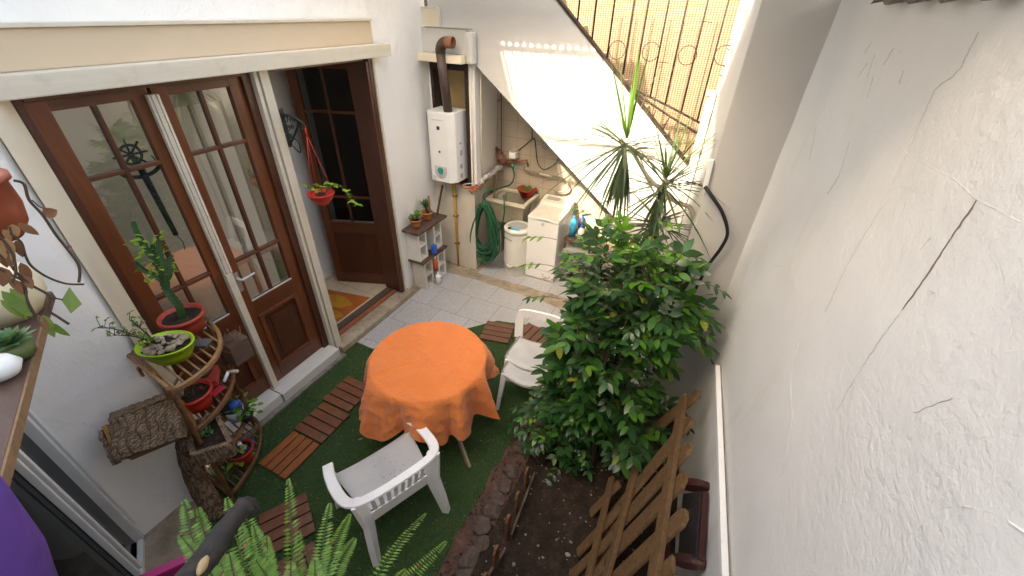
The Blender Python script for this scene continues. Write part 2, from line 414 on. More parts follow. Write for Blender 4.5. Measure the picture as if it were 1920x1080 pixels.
def thinglass(name, col, refl, rough=.01):
    m = Mat(name); n = m.n; l = m.l
    tr = n.new('ShaderNodeBsdfTransparent'); tr.inputs[0].default_value = (*col, 1)
    gl = n.new('ShaderNodeBsdfGlossy'); gl.inputs['Roughness'].default_value = rough; gl.inputs[0].default_value = (.9, .92, .9, 1)
    fr = n.new('ShaderNodeFresnel'); fr.inputs[0].default_value = 1.5
    mt = m.math('ADD', m.math('MULTIPLY', fr.outputs[0], 1.0), refl)
    mx = n.new('ShaderNodeMixShader'); l.new(mt, mx.inputs[0]); l.new(tr.outputs[0], mx.inputs[1]); l.new(gl.outputs[0], mx.inputs[2])
    l.new(mx.outputs[0], n['Material Output'].inputs[0]); return m.m
GLASS = thinglass('window_glass', (.86, .88, .85), .2)
GLASSD = thinglass('dark_door_glass', (.3, .32, .32), .03)
TINT = Mat('tinted_glass', (.012, .013, .014), .03, .6).m
ROOMGLOOM = plaster('room_gloom_plaster', (.06, .07, .095), (.045, .052, .07), .1, .1)  # dimness of the unlit rooms is put into this wall colour
m = Mat('woven_reed_mat', (.7, .5, .3), .8, .2)
sx = m.n.new('ShaderNodeSeparateXYZ'); m.l.new(m.coord(), sx.inputs[0])
def wav(sock, f): return m.math('ABSOLUTE', m.math('SINE', m.math('MULTIPLY', sock, f)))
wz = wav(sx.outputs[2], 165); wx = wav(sx.outputs[0], 120)
g = m.math('MULTIPLY', wz, wx)
n = m.noise(9, 5, m.coord((1.5, 1, 14)), .6)
c = m.ramp(g, [(.02, (.07, .043, .022)), (.3, (.185, .138, .092)), (.7, (.25, .203, .150))])
c = m.mix(m.ramp(n, [(.45, (0, 0, 0)), (.7, (.6, .6, .6))]), c, (.19, .135, .08))
m.color(c); m.bump(g, .6, .003)
REED = m.m

# foliage
BUSHL = leafmat('bush_leaflet', [(0, (.012, .045, .014)), (.5, (.025, .085, .022)), (.8, (.045, .135, .028)), (.96, (.09, .22, .025)), (1, (.25, .22, .04))], .28, .3, (.13, .36, .02))
BUSHL2 = leafmat('yellow_green_leaflet', [(0, (.05, .17, .02)), (.5, (.09, .26, .02)), (1, (.18, .38, .03))], .4, .35, (.25, .5, .03))
DRACL = leafmat('dracaena_blade', [(0, (.035, .08, .025)), (.5, (.06, .13, .03)), (1, (.13, .25, .04))], .3, .35, (.25, .4, .05))
DRACD = leafmat('hanging_dracaena_blade', [(0, (.03, .05, .03)), (.5, (.045, .085, .035)), (1, (.09, .13, .06))], .25, .45, (.15, .2, .05))
FERNL = leafmat('fern_leaflet', [(0, (.09, .2, .03)), (.5, (.13, .27, .04)), (.9, (.2, .36, .06)), (1, (.26, .38, .08))], .4, .5, (.3, .55, .06))
SUCC = leafmat('succulent_leaf', [(0, (.06, .15, .06)), (1, (.13, .25, .09))], .15, .45, (.2, .35, .1))
EUPH = leafmat('euphorbia_stem', [(0, (.018, .06, .018)), (1, (.04, .1, .03))], .05, .45, (.1, .2, .05), scale=20)
LIMEL = leafmat('lime_small_leaf', [(0, (.14, .3, .03)), (1, (.3, .45, .05))], .35, .4, (.4, .6, .05))
DRYL = leafmat('dry_leaf', [(0, (.12, .045, .02)), (.6, (.24, .1, .04)), (1, (.35, .2, .08))], .25, .7, (.4, .2, .06))
VINEL = leafmat('vine_leaf', [(0, (.07, .14, .02)), (1, (.16, .25, .04))], .3, .45, (.3, .4, .05))
STEMG = plastic('green_stem', (.06, .09, .03), .6, .3, .3)
STEMB = plastic('brown_stem', (.07, .045, .03), .8, .2, .3)
STEMP = plastic('pale_cane_stem', (.36, .31, .25), .7, .3, .3, .3)
POTSOIL = SOIL

# ------------------------------------------------------------------ generic leaf pieces
def leaf(mb, base, d, up, L, W, fold=.25, droop=.15, seg=4, tipp=.55):
    """pointed leaf with a mid fold: faces in pairs, one island"""
    d = d.normalized(); side = d.cross(up)
    side = side.normalized() if side.length > 1e-5 else d.orthogonal().normalized()
    nrm = side.cross(d).normalized()
    rows = []
    for i in range(seg + 1):
        t = i / seg
        w = W * .5 * (math.sin(math.pi * min(1, t ** .8)) ** .8 if 0 < t < 1 else 0)
        c = base + d * (L * t) - nrm * (droop * L * t * t)
        if w < 1e-6: rows.append([mb.bm.verts.new(c)])
        else:
            rows.append([mb.bm.verts.new(c - side * w + nrm * fold * w), mb.bm.verts.new(c), mb.bm.verts.new(c + side * w + nrm * fold * w)])
    for a, b in zip(rows, rows[1:]):
        if len(a) == 1 and len(b) == 3:
            fs = [(a[0], b[1], b[0]), (a[0], b[2], b[1])]
        elif len(b) == 1:
            fs = [(a[0], a[1], b[0]), (a[1], a[2], b[0])]
        else:
            fs = [(a[0], a[1], b[1], b[0]), (a[1], a[2], b[2], b[1])]
        for f in fs:
            q = mb.bm.faces.new(f); q.smooth = True
def blade(mb, base, d, L, W, bend, seg=7, up=Vector((0, 0, 1))):
    d = d.normalized(); p = base.copy(); dirv = d.copy(); prev = None
    side = d.cross(up); side = side.normalized() if side.length > .05 else d.orthogonal().normalized()
    for i in range(seg + 1):
        t = i / seg; w = W * .5 * (1 - t ** 2.2) * (.55 + .45 * min(1, t * 5)) + .0004
        cur = [mb.bm.verts.new(p - side * w), mb.bm.verts.new(p + side * w)]
        if prev:
            f = mb.bm.faces.new((prev[0], prev[1], cur[1], cur[0])); f.smooth = True
        prev = cur
        dirv = (dirv + Vector((0, 0, -1)) * bend / seg).normalized(); p = p + dirv * (L / seg)
_t = bmesh.new(); bmesh.ops.create_icosphere(_t, subdivisions=2, radius=1)
ICO_V = [v.co.copy() for v in _t.verts]; ICO_F = [[v.index for v in f.verts] for f in _t.faces]; _t.free()
_t = bmesh.new(); bmesh.ops.create_icosphere(_t, subdivisions=1, radius=1)
ICS_V = [v.co.copy() for v in _t.verts]; ICS_F = [[v.index for v in f.verts] for f in _t.faces]; _t.free()
def rock(mb, c, r, seed=None):
    sv = Vector((U(0, 50), U(0, 50), U(0, 50))); V_, F_ = (ICO_V, ICO_F) if r > .015 else (ICS_V, ICS_F)
    sc = (r * U(.7, 1.2), r * U(.7, 1.2), r * U(.5, .9)); out = []
    for co in V_:
        k = 1 + .35 * noise.noise(co * 1.3 + sv)
        out.append(mb.bm.verts.new(Vector((co.x * sc[0] * k, co.y * sc[1] * k, co.z * sc[2] * k)) + Vector(c)))
    for f in F_: mb.bm.faces.new([out[i] for i in f])
def pot_parts(t, c, r, h, mat, rim=.012, taper=.72, soil=True, n=36, rimh=.02):
    c = Vector(c)
    mb = MB(); mb.lathe([(0.001, 0), (r * taper, 0), (r * (taper + (1 - taper) * .5), h * .5), (r, h - rimh), (r + rim, h - rimh), (r + rim, h), (r - rim * .3, h), (r * .93, h * .75), (.001, h * .74)], c, n)
    pot = mb.build('pot', mat, t)
    if soil:
        mb = MB(); mb.lathe([(.001, 0), (r * .3, .004), (r * .6, -.002), (r * .95, 0)], c + Vector((0, 0, h - .025)), 20)
        mb.jitter(.012, 30); mb.build('potting_soil', POTSOIL, t)
    return pot

# ================================================================== SETTING
# ground sheets
mb = MB(); mb.face([(-40, -40, -.02), (40, -40, -.02), (40, 40, -.02), (-40, 40, -.02)])
tag(mb.build('ground', CONC), kind='structure')
mb = MB(); mb.face([(-2.99, -.45, -.002), (.95, -.45, -.002), (.6, 2.8, -.002), (.2, 5.0, -.002), (-2.99, 5.0, -.002)])
tag(mb.build('courtyard_floor', CONC), kind='structure')
# paving with a ragged broken edge towards the laundry corner
mb = MB(); edge = []
for i in range(40):
    t = i / 39; x = -2.86 + t * 2.9
    y = 3.93 + .02 * math.sin(t * 7) + .05 * noise.noise(Vector((x * 4, 0, 3))) - .10 * max(0, t - .3)
    edge.append((x, y, .002))
poly = [(-2.86, .9, .002), (.04, .9, .002)] + edge[::-1]
mb.face(poly); tag(mb.build('tile_paving', TILE), kind='structure')
mb = MB(); edge = []
for i in range(30):
    t = i / 29; x = -2.42 + t * 2.4
    edge.append((x, 4.12 + .04 * noise.noise(Vector((x * 5, 2, 3))), .002))
mb.face(edge + [(-.02, 4.98, .002), (-2.42, 4.98, .002)]); tag(mb.build('laundry_paving', TILE), kind='structure')

# turf
tp = [PZ(*p) for p in ((455, 782), (650, 640), (655, 636), (700, 655), (800, 640), (870, 618), (932, 602), (1000, 612), (1060, 626))]
poly = [(-2.66, .3, .006)] + [(p.x, p.y, .006) for p in tp] + [(-.75, 3.05, .006), (-.78, 2.4, .006), (-.82, 1.95, .006), (-.82, 1.3, .006), (-.78, .7, .006), (-.75, -.4, .006), (-2.4, -.4, .006), (-2.66, -.05, .006)]
mb = MB(); mb.face(poly); tag(mb.build('turf_carpet', TURF), kind='structure')
def inpoly(x, y, P):
    c = False; j = len(P) - 1
    for i in range(len(P)):
        if (P[i][1] > y) != (P[j][1] > y) and x < (P[j][0] - P[i][0]) * (y - P[i][1]) / (P[j][1] - P[i][1]) + P[i][0]: c = not c
        j = i
    return c
mb = MB(); k = 0
rng = random.Random(3)
while k < 45000:
    x = rng.uniform(-3.0, -.7); y = rng.uniform(.1, 3.5)
    if not inpoly(x, y, poly): continue
    k += 1; a = rng.uniform(0, 6.28); h = rng.uniform(.008, .018); w = .0028
    dx, dy = math.cos(a) * w, math.sin(a) * w; lx, ly = rng.uniform(-.01, .01), rng.uniform(-.01, .01)
    mb.bm.faces.new([mb.bm.verts.new(q) for q in ((x - dx, y - dy, .006), (x + dx, y + dy, .006), (x + lx, y + ly, .006 + h))])
tag(mb.build('turf_blades', BLADE, fix=False), 'short dark green artificial grass pile covering the patio carpet', 'artificial grass', kind='stuff')

mb = MB(); rng = random.Random(9)
for k in range(150):
    x = rng.uniform(-2.95, -.85); y = rng.uniform(.45, 3.0); a = rng.uniform(0, 6.28); L_ = rng.uniform(.003, .009) * (3 if k % 14 == 0 else 1)
    if not inpoly(x, y, poly): continue
    d_ = Vector((math.cos(a), math.sin(a), 0)); e_ = Vector((-d_.y, d_.x, 0)) * .35; p = Vector((x, y, .021))
    mb.face([p - d_ * L_, p + e_ * L_ + Vector((0, 0, .003)), p + d_ * L_, p - e_ * L_])
tag(mb.build('leaf_litter', plastic('pale_litter', (.34, .28, .17), .9, .1, .5)), 'scattered pale crumbs and tiny dry leaves on the artificial grass', 'litter', kind='stuff')
# garden bed: dirt strip + soil
def hmap(x, y): return .02 * noise.noise(Vector((x * 5, y * 5, 0))) + .012 * noise.noise(Vector((x * 17, y * 17, 4)))
def sheet(x0f, x1f, y0, y1, nx, ny, zf, name, mat, kind='structure'):
    mb = MB(); g = []
    for j in range(ny + 1):
        y = y0 + (y1 - y0) * j / ny; row = []
        for i in range(nx + 1):
            x = x0f(y) + (x1f(y) - x0f(y)) * i / nx; row.append(mb.bm.verts.new((x, y, zf(x, y))))
        g.append(row)
    for j in range(ny):
        for i in range(nx):
            f = mb.bm.faces.new((g[j][i], g[j][i + 1], g[j + 1][i + 1], g[j + 1][i])); f.smooth = True
    return tag(mb.build(name, mat), kind=kind)
sheet(lambda y: -.88 + .04 * noise.noise(Vector((0, y * 4, 0))), lambda y: -.64, -.4, 2.85, 8, 90, lambda x, y: .018 + abs(hmap(x * 2, y * 2)) * .5 - (.03 if x < -.87 else 0), 'dirt_strip', DIRT)
sheet(lambda y: -.66, lambda y: wallx(y) - .005, -.4, 2.79, 44, 110, lambda x, y: .05 + hmap(x, y) * 1.3, 'garden_bed', SOIL)
mb = MB()
for i in range(210):
    x = U(-.62, .3); y = U(.5, 2.2); mb2 = U(.003, .009)
    if random.random() < .06: mb2 *= 2
    rock(mb, (x, y, .055 + hmap(x, y) * 1.3), mb2)
tag(mb.build('bed_chips', plastic('pale_chip', (.3, .26, .21), .8, .2, .4)), 'scattered pale stone chips and shell bits lying on the dark garden soil', 'stone chips', kind='stuff')
mb = MB()
for i in range(1800):
    x = U(-.87, .3); y = U(.4, 2.4)
    rock(mb, (x, y, (.05 if x > -.64 else .022) + hmap(x, y)), U(.004, .011))
tag(mb.build('soil_clods', SOIL), 'crumbly brown soil clods spread over the bed and its edge', 'soil', kind='stuff')

# ---------------- door wall (house, left)
house = thing('house_wall', 'white plastered house front on the left with a wide opening for the wooden doors', 'wall', (-3, 2, 0))
DX = -2.97
mb = MB()
mb.bx(-3.17, -2.96, .55, 3.30, 2.60, 5.15); mb.bx(-3.17, -2.99, 3.30, 4.22, 2.60, 5.15)
for v in mb.bm.verts:
    if v.co.y > 3.2 and v.co.x > -3.1: v.co.x = -2.975 if v.co.y < 3.5 else -3.03
mb.build('upper_wall', PL, house)
mb = MB(); mb.prism([(-3.17, 3.24, 0), (-2.975, 3.24, 0), (-3.03, 4.22, 0), (-3.17, 4.22, 0)], (0, 0, 2.6))
mb.build('wall_panel', PL, house)
mb = MB(); mb.face([(-2.75, .70, 0), (-2.975, .86, 0), (-2.975, .86, 2.72), (-2.75, .70, 2.72)]); mb.build('door_reveal', PLC, house)
# near white wall with a soft rounded foot
lw = thing('garden_wall', 'rough white plastered wall between the wooden doors and the sliding glass door', 'wall', (-2.75, .4, 0))
mb = MB(); NY, NZ = 14, 46; g = []
prof = [(.19, 0), (.3, 0), (.42, 0), (.53, 0), (.62, -.002), (.67, -.012), (.705, -.04)]
for j in range(NZ + 1):
    z = 4.8 * j / NZ; row = []
    for (y, dx) in prof:
        sh = .10 * max(0, 1 - z / .55) if y > .45 else .04 * max(0, 1 - z / .4)
        row.append(mb.bm.verts.new((-2.75 + dx + sh + .012 * noise.noise(Vector((y * 3, z * 2.2, 1))), y - (.06 * max(0, 1 - z / .8) if y > .5 else 0), z)))
    g.append(row)
for j in range(NZ):
    for i in range(len(prof) - 1):
        f = mb.bm.faces.new((g[j][i], g[j][i + 1], g[j + 1][i + 1], g[j + 1][i])); f.smooth = True
mb.build('wall_face', PL, lw)
mb = MB(); mb.face([(-2.79, .7, 0), (-3.2, .7, 0), (-3.2, .7, 4.8), (-2.79, .7, 4.8)]); mb.face([(-2.79, .7, 2.86), (-2.79, .7, 4.8), (-2.95, .72, 4.8), (-2.95, .72, 2.86)]); mb.build('wall_back', PL, lw)
mb = MB(); mb.beam((-2.73, .2, .008), (-2.60, .62, .008), .18, .02); 
tag(MB().prism([(-2.79, .17, .01), (-2.38, -.02, .01), (-2.30, .30, .01), (-2.52, .52, .01), (-2.66, .62, .01), (-2.75, .62, .01)], (0, 0, .025)).build('concrete_step', CONC), kind='structure')

# lintel boards
lin = thing('door_lintel', 'long peach and cream painted timber box spanning above the wooden doors', 'lintel', (-2.95, 2.1, 2.6))
mb = MB(); mb.bx(-2.965, -2.90, .50, 3.25, 2.70, 2.865, .004); mb.build('lintel_board', PEACH, lin)
mb = MB(); mb.bx(-2.965, -2.88, .50, 3.25, 2.866, 2.885, .003); mb.build('top_trim', CREAM, lin)
mb = MB(); mb.bx(-2.96, -2.84, .50, 3.40, 2.598, 2.699, .008); mb.build('bottom_rail', CREAM, lin)

# frame bits of the openings
def bxs(lst, name, mat, parent, bev=.003):
    mb = MB()
    for b in lst: mb.bx(*b, bev)
    return mb.build(name, mat, parent)
fr = thing('door_frame', 'dark red varnished timber frame set around the paired glazed doors', 'door frame', (-3.0, 1.5, 0))
bxs([(-3.06, -2.975, .865, .90, .12, 2.597), (-3.06, -2.965, 2.0, 2.06, .12, 2.597)], 'jamb', DOORW, fr)
bxs([(-3.06, -2.965, .90, 2.0, 2.565, 2.597)], 'head', DOORH, fr)
pil = thing('door_post', 'cream painted timber post between the closed doors and the open doorway', 'post', (-2.92, 2.1, 0))
bxs([(-3.02, -2.925, 2.062, 2.090, .05, 2.596)], 'thin_board', CREAM, pil)
bxs([(-3.05, -2.915, 2.10, 2.168, 0, 2.596)], 'wide_board', CREAM, pil)
bxs([(-3.05, -2.94, 2.0905, 2.0995, .03, 2.596)], 'dark_gap', DOORW, pil, 0)
for z in (.35, 1.3, 2.2): MB().tube([(-2.93, 2.175, z - .03), (-2.93, 2.175, z + .03)], .009, 8).build('hinge', LEAD, pil)
th = thing('door_threshold', 'worn white marble threshold under the paired doors', 'threshold', (-2.95, 1.4, 0))
bxs([(-3.06, -2.845, .80, 1.388, .03, .125)], 'marble_slab', MARBLE, th, .006)
bxs([(-3.06, -2.83, 1.395, 2.06, .03, .125)], 'marble_slab', MARBLE, th, .006)
bxs([(-3.06, -2.80, .72, 2.10, 0, .028)], 'concrete_base', STEP, th, .004)
st = thing('doorway_step', 'brown concrete step in front of the open doorway', 'step', (-2.93, 2.8, 0))
mb = MB(); mb.bx(-3.10, -2.86, 2.12, 3.30, 0, .07, .01); mb.jitter(.006, 9); mb.build('step_block', CONC, st)
bxs([(-3.16, -3.08, 2.19, 3.24, .07, .10)], 'wooden_sill', OLDW, st)
bxs([(-3.075, -3.02, 2.19, 3.24, .07, .088)], 'sill_strip', COPPER, st)
# concrete skirting along the house up to the blocks
tag(MB().bx(-2.98, -2.88, 3.30, 4.2, 0, .012).build('concrete_strip', CONC), kind='structure')

# door leaves: local frame x=out, y=width, z up
def make_leaf(w, zr, label, name, loc, rz, glass, hinge_sign=1, warm=DOORR, dark=DOORW, depth=.045):
    t = thing(name, label, 'door', loc, rz)
    H0, H1 = .0, zr[-1]; s = .085
    z_pan0, z_pan1, z_g0, z_m1, z_m2, z_g1 = zr[0:6]
    def B(lst, nm, mat, par, bev=.004):
        mb = MB()
        for b in lst: mb.bx(*b, bev)
        o = mb.build(nm, mat, None); o.parent = par; return o
    d = depth / 2
    B([(-d, d, 0, s, H0, H1)], 'stile', warm, t); B([(-d, d, w - s, w, H0, H1)], 'stile', warm, t)
    rails = B([(-d, d, s, w - s, H0, z_pan0), (-d, d, s, w - s, z_pan1, z_g0), (-d, d, s, w - s, z_g1, H1)], 'rail', DOORH, t)
    pn = B([(-.012, .010, s, w - s, z_pan0, z_pan1)], 'panel', DOORW, t, 0)
    # raised moulding around the panel
    mo = .035; y0, y1 = s + .0, w - s - .0
    mb = MB()
    for a, b, c_, e in ((y0, y1, z_pan0, z_pan0 + mo), (y0, y1, z_pan1 - mo, z_pan1), (y0, y0 + mo, z_pan0 + mo, z_pan1 - mo), (y1 - mo, y1, z_pan0 + mo, z_pan1 - mo)):
        mb.bx(.008, d + .012, a, b, c_, e, .008)
    o = mb.build('moulding', DOORR, None); o.parent = pn
    B([(.008, .018, y0 + .09, y1 - .09, z_pan0 + .09, z_pan1 - .09)], 'raised_field', DOORW, pn, .004)
    mu = .026; ym = w / 2
    B([(-.016, .016, ym - mu / 2, ym + mu / 2, z_g0, z_g1)], 'muntin', dark, t, .005)
    for z in (z_m1, z_m2):
        B([(-.017, .019, s, ym - mu / 2, z - mu / 2, z + mu / 2)], 'muntin', DOORH, t, .005)
        B([(-.017, .019, ym + mu / 2, w - s, z - mu / 2, z + mu / 2)], 'muntin', DOORH, t, .005)
    # glazing bead
    B([(.012, .020, s, w - s, z_g0, z_g0 + .012)], 'glazing_bead', SILVER, t, 0)
    for (a, b) in ((z_g0 + .012, z_m1 - mu / 2), (z_m1 + mu / 2, z_m2 - mu / 2), (z_m2 + mu / 2, z_g1)):
        for (c_, e) in ((s, ym - mu / 2), (ym + mu / 2, w - s)):
            mb = MB(); mb.face([(0, c_, a), (0, e, a), (0, e, b), (0, c_, b)])
            o = mb.build('pane', glass, None); o.parent = t
    return t
Z0 = .13
lf1 = make_leaf(.53, (.13, .72, .86, 1.23, 2.03, 2.38, 2.433), 'left closed brown door with six panes, behind the rattan plant stand', 'glazed_door', (-3.015, .90, Z0), 0, GLASS)
lf2 = make_leaf(.55, (.13, .72, .86, 1.23, 2.03, 2.38, 2.433), 'closed brown glazed door with metal lever handle beside the cream post', 'glazed_door', (-3.015, 1.45, Z0), 0, GLASS)
# astragal / cream strips between the leaves
stp = thing('cream_door_strip', 'narrow grooved cream strip closing the gap between the two closed doors', 'strip', (-2.98, 1.43, .13))
mb = MB(); mb.bx(-2.99, -2.945, 1.405, 1.455, .126, 1.32, .003); mb.build('lower_board', CREAM, stp)
mb = MB()
for k in range(4): mb.bx(-2.985, -2.955 + (.008 if k % 2 else 0), 1.405 + k * .0145, 1.418 + k * .0145, 1.322, 2.53, .002)
mb.build('grooved_board', CREAM, stp)
mb = MB(); mb.bx(-2.992, -2.984, 1.475, 1.51, 1.12, 1.29, .004); mb.build('lock_plate', LEAD, lf2).matrix_parent_inverse = Matrix.Identity(4)
mb = MB(); mb.tube(spline([(-2.99, 1.49, 1.24), (-2.94, 1.49, 1.24), (-2.93, 1.51, 1.24), (-2.93, 1.60, 1.245)], 4), [.012] * 4 + [.009] * 9, 8); mb.build('door_handle', SILVER, lf2)
# open leaf
a = PZ(735, 532, .1); b = PZ(635, 525, .1)
dv = Vector((b.x - a.x, b.y - a.y, 0)); ang = math.atan2(dv.y, dv.x) - math.pi / 2
lf3 = make_leaf(dv.length, (.14, .68, .82, 1.12, 2.0, 2.38, 2.445), 'brown glazed door standing open into the house above the orange mat', 'glazed_door', (a.x, a.y, .1), ang, GLASSD)
bxs([(-3.17, -2.945, 3.20, 3.24, 0, 2.597), (-3.17, -2.95, 3.17, 3.198, .1, 2.565)], 'door_jamb', DOORW, house)
bxs([(-3.17, -2.98, 2.19, 3.17, 2.566, 2.596)], 'door_head', DOORH, house)
bxs([(-3.15, -2.93, 3.2405, 3.262, 0, 2.60)], 'cream_edge', CREAM, house).scale = (1, 1, 1)
for z in (.5, 1.4, 2.3):
    mb = MB(); mb.tube([(.03, -.008, z - .15), (.03, -.008, z - .05)], .008, 8); o = mb.build('hinge', LEAD, None); o.parent = lf3

# interior rooms
tag(MB().bx(-6.0, -3.10, .70, 5.2, .02, .095).build('indoor_floor', INTILE), kind='structure')
ir = thing('indoor_room', 'pale indoor walls seen through the open doorway and door panes', 'room', (-4, 2, 0))
mb = MB(); mb.bx(-4.06, -3.96, .70, 3.34, .095, 2.8); mb.build('inner_wall', INWALL, ir)
mb = MB(); mb.bx(-5.9, -3.96, 3.9, 4.0, .095, 2.8); mb.bx(-6.0, -5.9, .7, 4.0, .095, 2.8); mb.build('gloom_toned_back_wall', ROOMGLOOM, ir)
mb = MB(); mb.bx(-6.0, -3.17, .6, 5.2, 2.8, 2.86); mb.build('ceiling', INWALL, ir)
mb = MB(); mb.bx(-6, -3.17, .62, .70, .095, 2.8); mb.build('side_wall', INWALL, ir)
mb = MB(); mb.bx(-5.9, -3.17, 3.60, 3.66, .095, 2.8); mb.build('end_wall', ROOMGLOOM, ir)
# inner cream shutter behind leaf 2
sh = thing('inner_cream_shutter', 'cream glazed inner shutter with small latches seen behind the right closed door', 'shutter', (-3.2, 1.7, .1))
bxs([(-3.24, -3.20, 1.50, 1.56, .1, 2.5), (-3.24, -3.20, 1.96, 2.02, .1, 2.5), (-3.24, -3.20, 1.56, 1.96, .1, .75), (-3.24, -3.20, 1.56, 1.96, 1.2, 1.25), (-3.24, -3.20, 1.56, 1.96, 2.40, 2.5), (-3.238, -3.205, 1.74, 1.765, .75, 1.2), (-3.238, -3.205, 1.74, 1.765, 1.25, 2.4)], 'shutter_frame', CREAM, sh)
for z in (1.15, 2.0):
    mb = MB(); mb.box((-3.195, 1.53, z), (.012, .03, .09)); mb.tube([(-3.19, 1.53, z - .02), (-3.17, 1.56, z)], .006, 6); mb.build('latch', LEAD, sh)
# anchor ornament behind leaf 1
an = thing('anchor_ornament', 'blue grey ship wheel and anchor ornament hanging behind the left door glass', 'ornament', (-3.12, 1.2, 2.1))
WX = -3.10
wc = PX(245, 290, WX); s1 = PX(262, 312, WX); s2 = PX(330, 440, WX)
ANC = plastic('slate_blue_paint', (.085, .09, .105), .6, .3)
mb = MB(); mb.tube([wc + Vector((0, .055 * math.cos(a_ * math.pi / 10), .055 * math.sin(a_ * math.pi / 10))) for a_ in range(21)], .008, 6)
for k in range(8):
    a_ = k * math.pi / 4; mb.tube([wc, wc + Vector((0, .09 * math.cos(a_), .09 * math.sin(a_)))], .006, 6)
mb.build('ship_wheel', ANC, an)
mb = MB(); mb.tube([wc, s1, s2], [.014, .02, .016], 8)
c0 = s1 - Vector((0, 0, .02)); mb.tube([c0 + Vector((0, .11 * math.cos(q), .06 * math.sin(q) + .02)) for q in [math.pi + k * math.pi / 10 for k in range(11)]], .012, 6)
mb.build('anchor_shank', ANC, an)
mb = MB(); mb.tube([s2, s2 + Vector((0, .02, -.06)), s2 + Vector((0, .01, -.12))], .003, 5); mb.build('chain', ANC, an)
mb = MB(); mb.tube([wc + Vector((0, .1, -.03)), wc + Vector((0, .13, -.12)), wc + Vector((0, .13, -.18))], .004, 5); mb.build('chain', ANC, an)
# floor mat indoors
mt = thing('door_mat', 'orange leaf patterned doormat lying on beige tiles in the open doorway', 'mat', (-3.4, 2.6, .1))
mb = MB(); mb.prism([(-3.93, 2.30, .097), (-3.19, 2.30, .097), (-3.19, 2.90, .097), (-3.93, 2.76, .097)], (0, 0, .008)); mb.build('mat_body', plastic('rust_orange_mat', (.42, .12, .03), .8, .2, .3), mt)
mb = MB()
for (p, rx, ry) in (((-3.48, 2.66), .2, .11), ((-3.32, 2.47), .12, .06)):
    vs = [(p[0] + rx * math.cos(q * math.pi / 12) * (1 + .12 * math.sin(q * 1.3)), p[1] + ry * math.sin(q * math.pi / 12), .1075) for q in range(24)]
    mb.face(vs)
mb.build('leaf_print', plastic('ochre_mat_print', (.5, .24, .03), .8, .2, .3), mt)

# sliding glass door, bottom left
g0 = Vector((-2.775, .175, 0)); gd = Vector((.26, -.14, 0)).normalized(); gn = Vector((gd.y, -gd.x, 0)) * -1
if gn.y < 0: gn = -gn
gl = thing('sliding_glass_door', 'dark glazed sliding door with white aluminium frame under the brown shelf', 'door', tuple(g0))
def gbox(s0, s1, z0, z1, off, th):
    mb = MB(); a = g0 + gd * s0 + gn * off; b = g0 + gd * s1 + gn * off
    mb.box((a + b) / 2 + Vector((0, 0, (z0 + z1) / 2)), (s1 - s0, th, z1 - z0), Matrix((gd, gn, Vector((0, 0, 1)))).transposed(), .004); return mb
def addb(lst, name, mat, par):
    mb0 = MB()
    for l_ in lst:
        t_ = gbox(*l_); me = bpy.data.meshes.new('t'); t_.bm.to_mesh(me); t_.bm.free(); mb0.bm.from_mesh(me); bpy.data.meshes.remove(me)
    return mb0.build(name, mat, par)
addb([(-.02, .03, 0, 2.6, 0.0, .09), (.055, .08, 0.05, 2.55, .02, .05), (.03, 1.5, 0, .035, .0, .09)], 'outer_frame', WINF, gl)
addb([(.03, .055, 0.035, 2.55, .0, .05)], 'gasket', ALU, gl)
addb([(.28, .30, .04, 2.55, .03, .03), (.335, .35, .04, 2.55, .03, .03), (.09, 1.4, .036, .07, .03, .03)], 'sash', WINF, gl)
mb = MB(); q0 = g0 + gd * .08; q1 = g0 + gd * 1.5
mb.face([q0, q1, q1 + Vector((0, 0, 2.55)), q0 + Vector((0, 0, 2.55))]); mb.build('pane', TINT, gl)
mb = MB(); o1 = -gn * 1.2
mb.face([q0 + o1 - gd, q1 + o1 + gd, q1 + o1 + gd + Vector((0, 0, 2.6)), q0 + o1 - gd + Vector((0, 0, 2.6))]); mb.build('gloom_backdrop', ROOMGLOOM, gl)  # dark sheet standing in for the unlit room behind the glass
mb = MB(); mb.box(g0 + gd * .25 - gn * .4 + Vector((0, 0, .1)), (.3, .3, .2)); mb.build('stored_box', plastic('indoor_box', (.4, .38, .33), .7), gl)
# wall beneath / around the balcony; unseen upper wall added to block the sun
bw = thing('balcony_wall', 'plastered wall of the house carrying the balcony the view is taken from, with an unseen upper wall added to block the sun', 'wall', (-.5, -.5, 0))
e0 = g0 + gd * 1.5
mb = MB(); mb.bx(e0.x, .95, -.66, -.52, 0, 2.2); mb.bx(-5, 2.0, -1.25, -1.05, 2.2, 5.95); mb.bx(-5, 2, -1.05, -.52, 2.1, 2.2)
mb.build('wall_face', PL, bw)

# ---------------- right wall
rw = thing('party_wall', 'tall rough grey white plastered wall filling the right side, cracked block joints', 'wall', (.5, 1, 0))
mb = MB(); NYY, NZZ = 60, 46; g = []
for j in range(NZZ + 1):
    z = 3.075 * j / NZZ; row = []
    for i in range(NYY + 1):
        y = -1.1 + 3.9 * i / NYY
        x = wallx(y) + .012 * noise.noise(Vector((y * 1.3, z * 1.3, 5))) + .004 * noise.noise(Vector((y * 5, z * 5, 9)))
        # patch of raised render low on the right
        if math.hypot(y - .55, (z - 2.2) * .9) < .17: x -= .006
        dd = 2.8 - y
        if dd < .10: x -= (.10 - dd) ** 2 * 3.0   # rounded inner corner
        row.append(mb.bm.verts.new((x, y, z)))
    g.append(row)
for j in range(NZZ):
    for i in range(NYY):
        f = mb.bm.faces.new((g[j][i], g[j + 1][i], g[j + 1][i + 1], g[j][i + 1])); f.smooth = True
mb.build('wall_face', PLR, rw)
mb = MB(); mb.bx(.75, .95, -1.1, 2.8, 0, 3.07); mb.build('wall_core', PLR, rw)
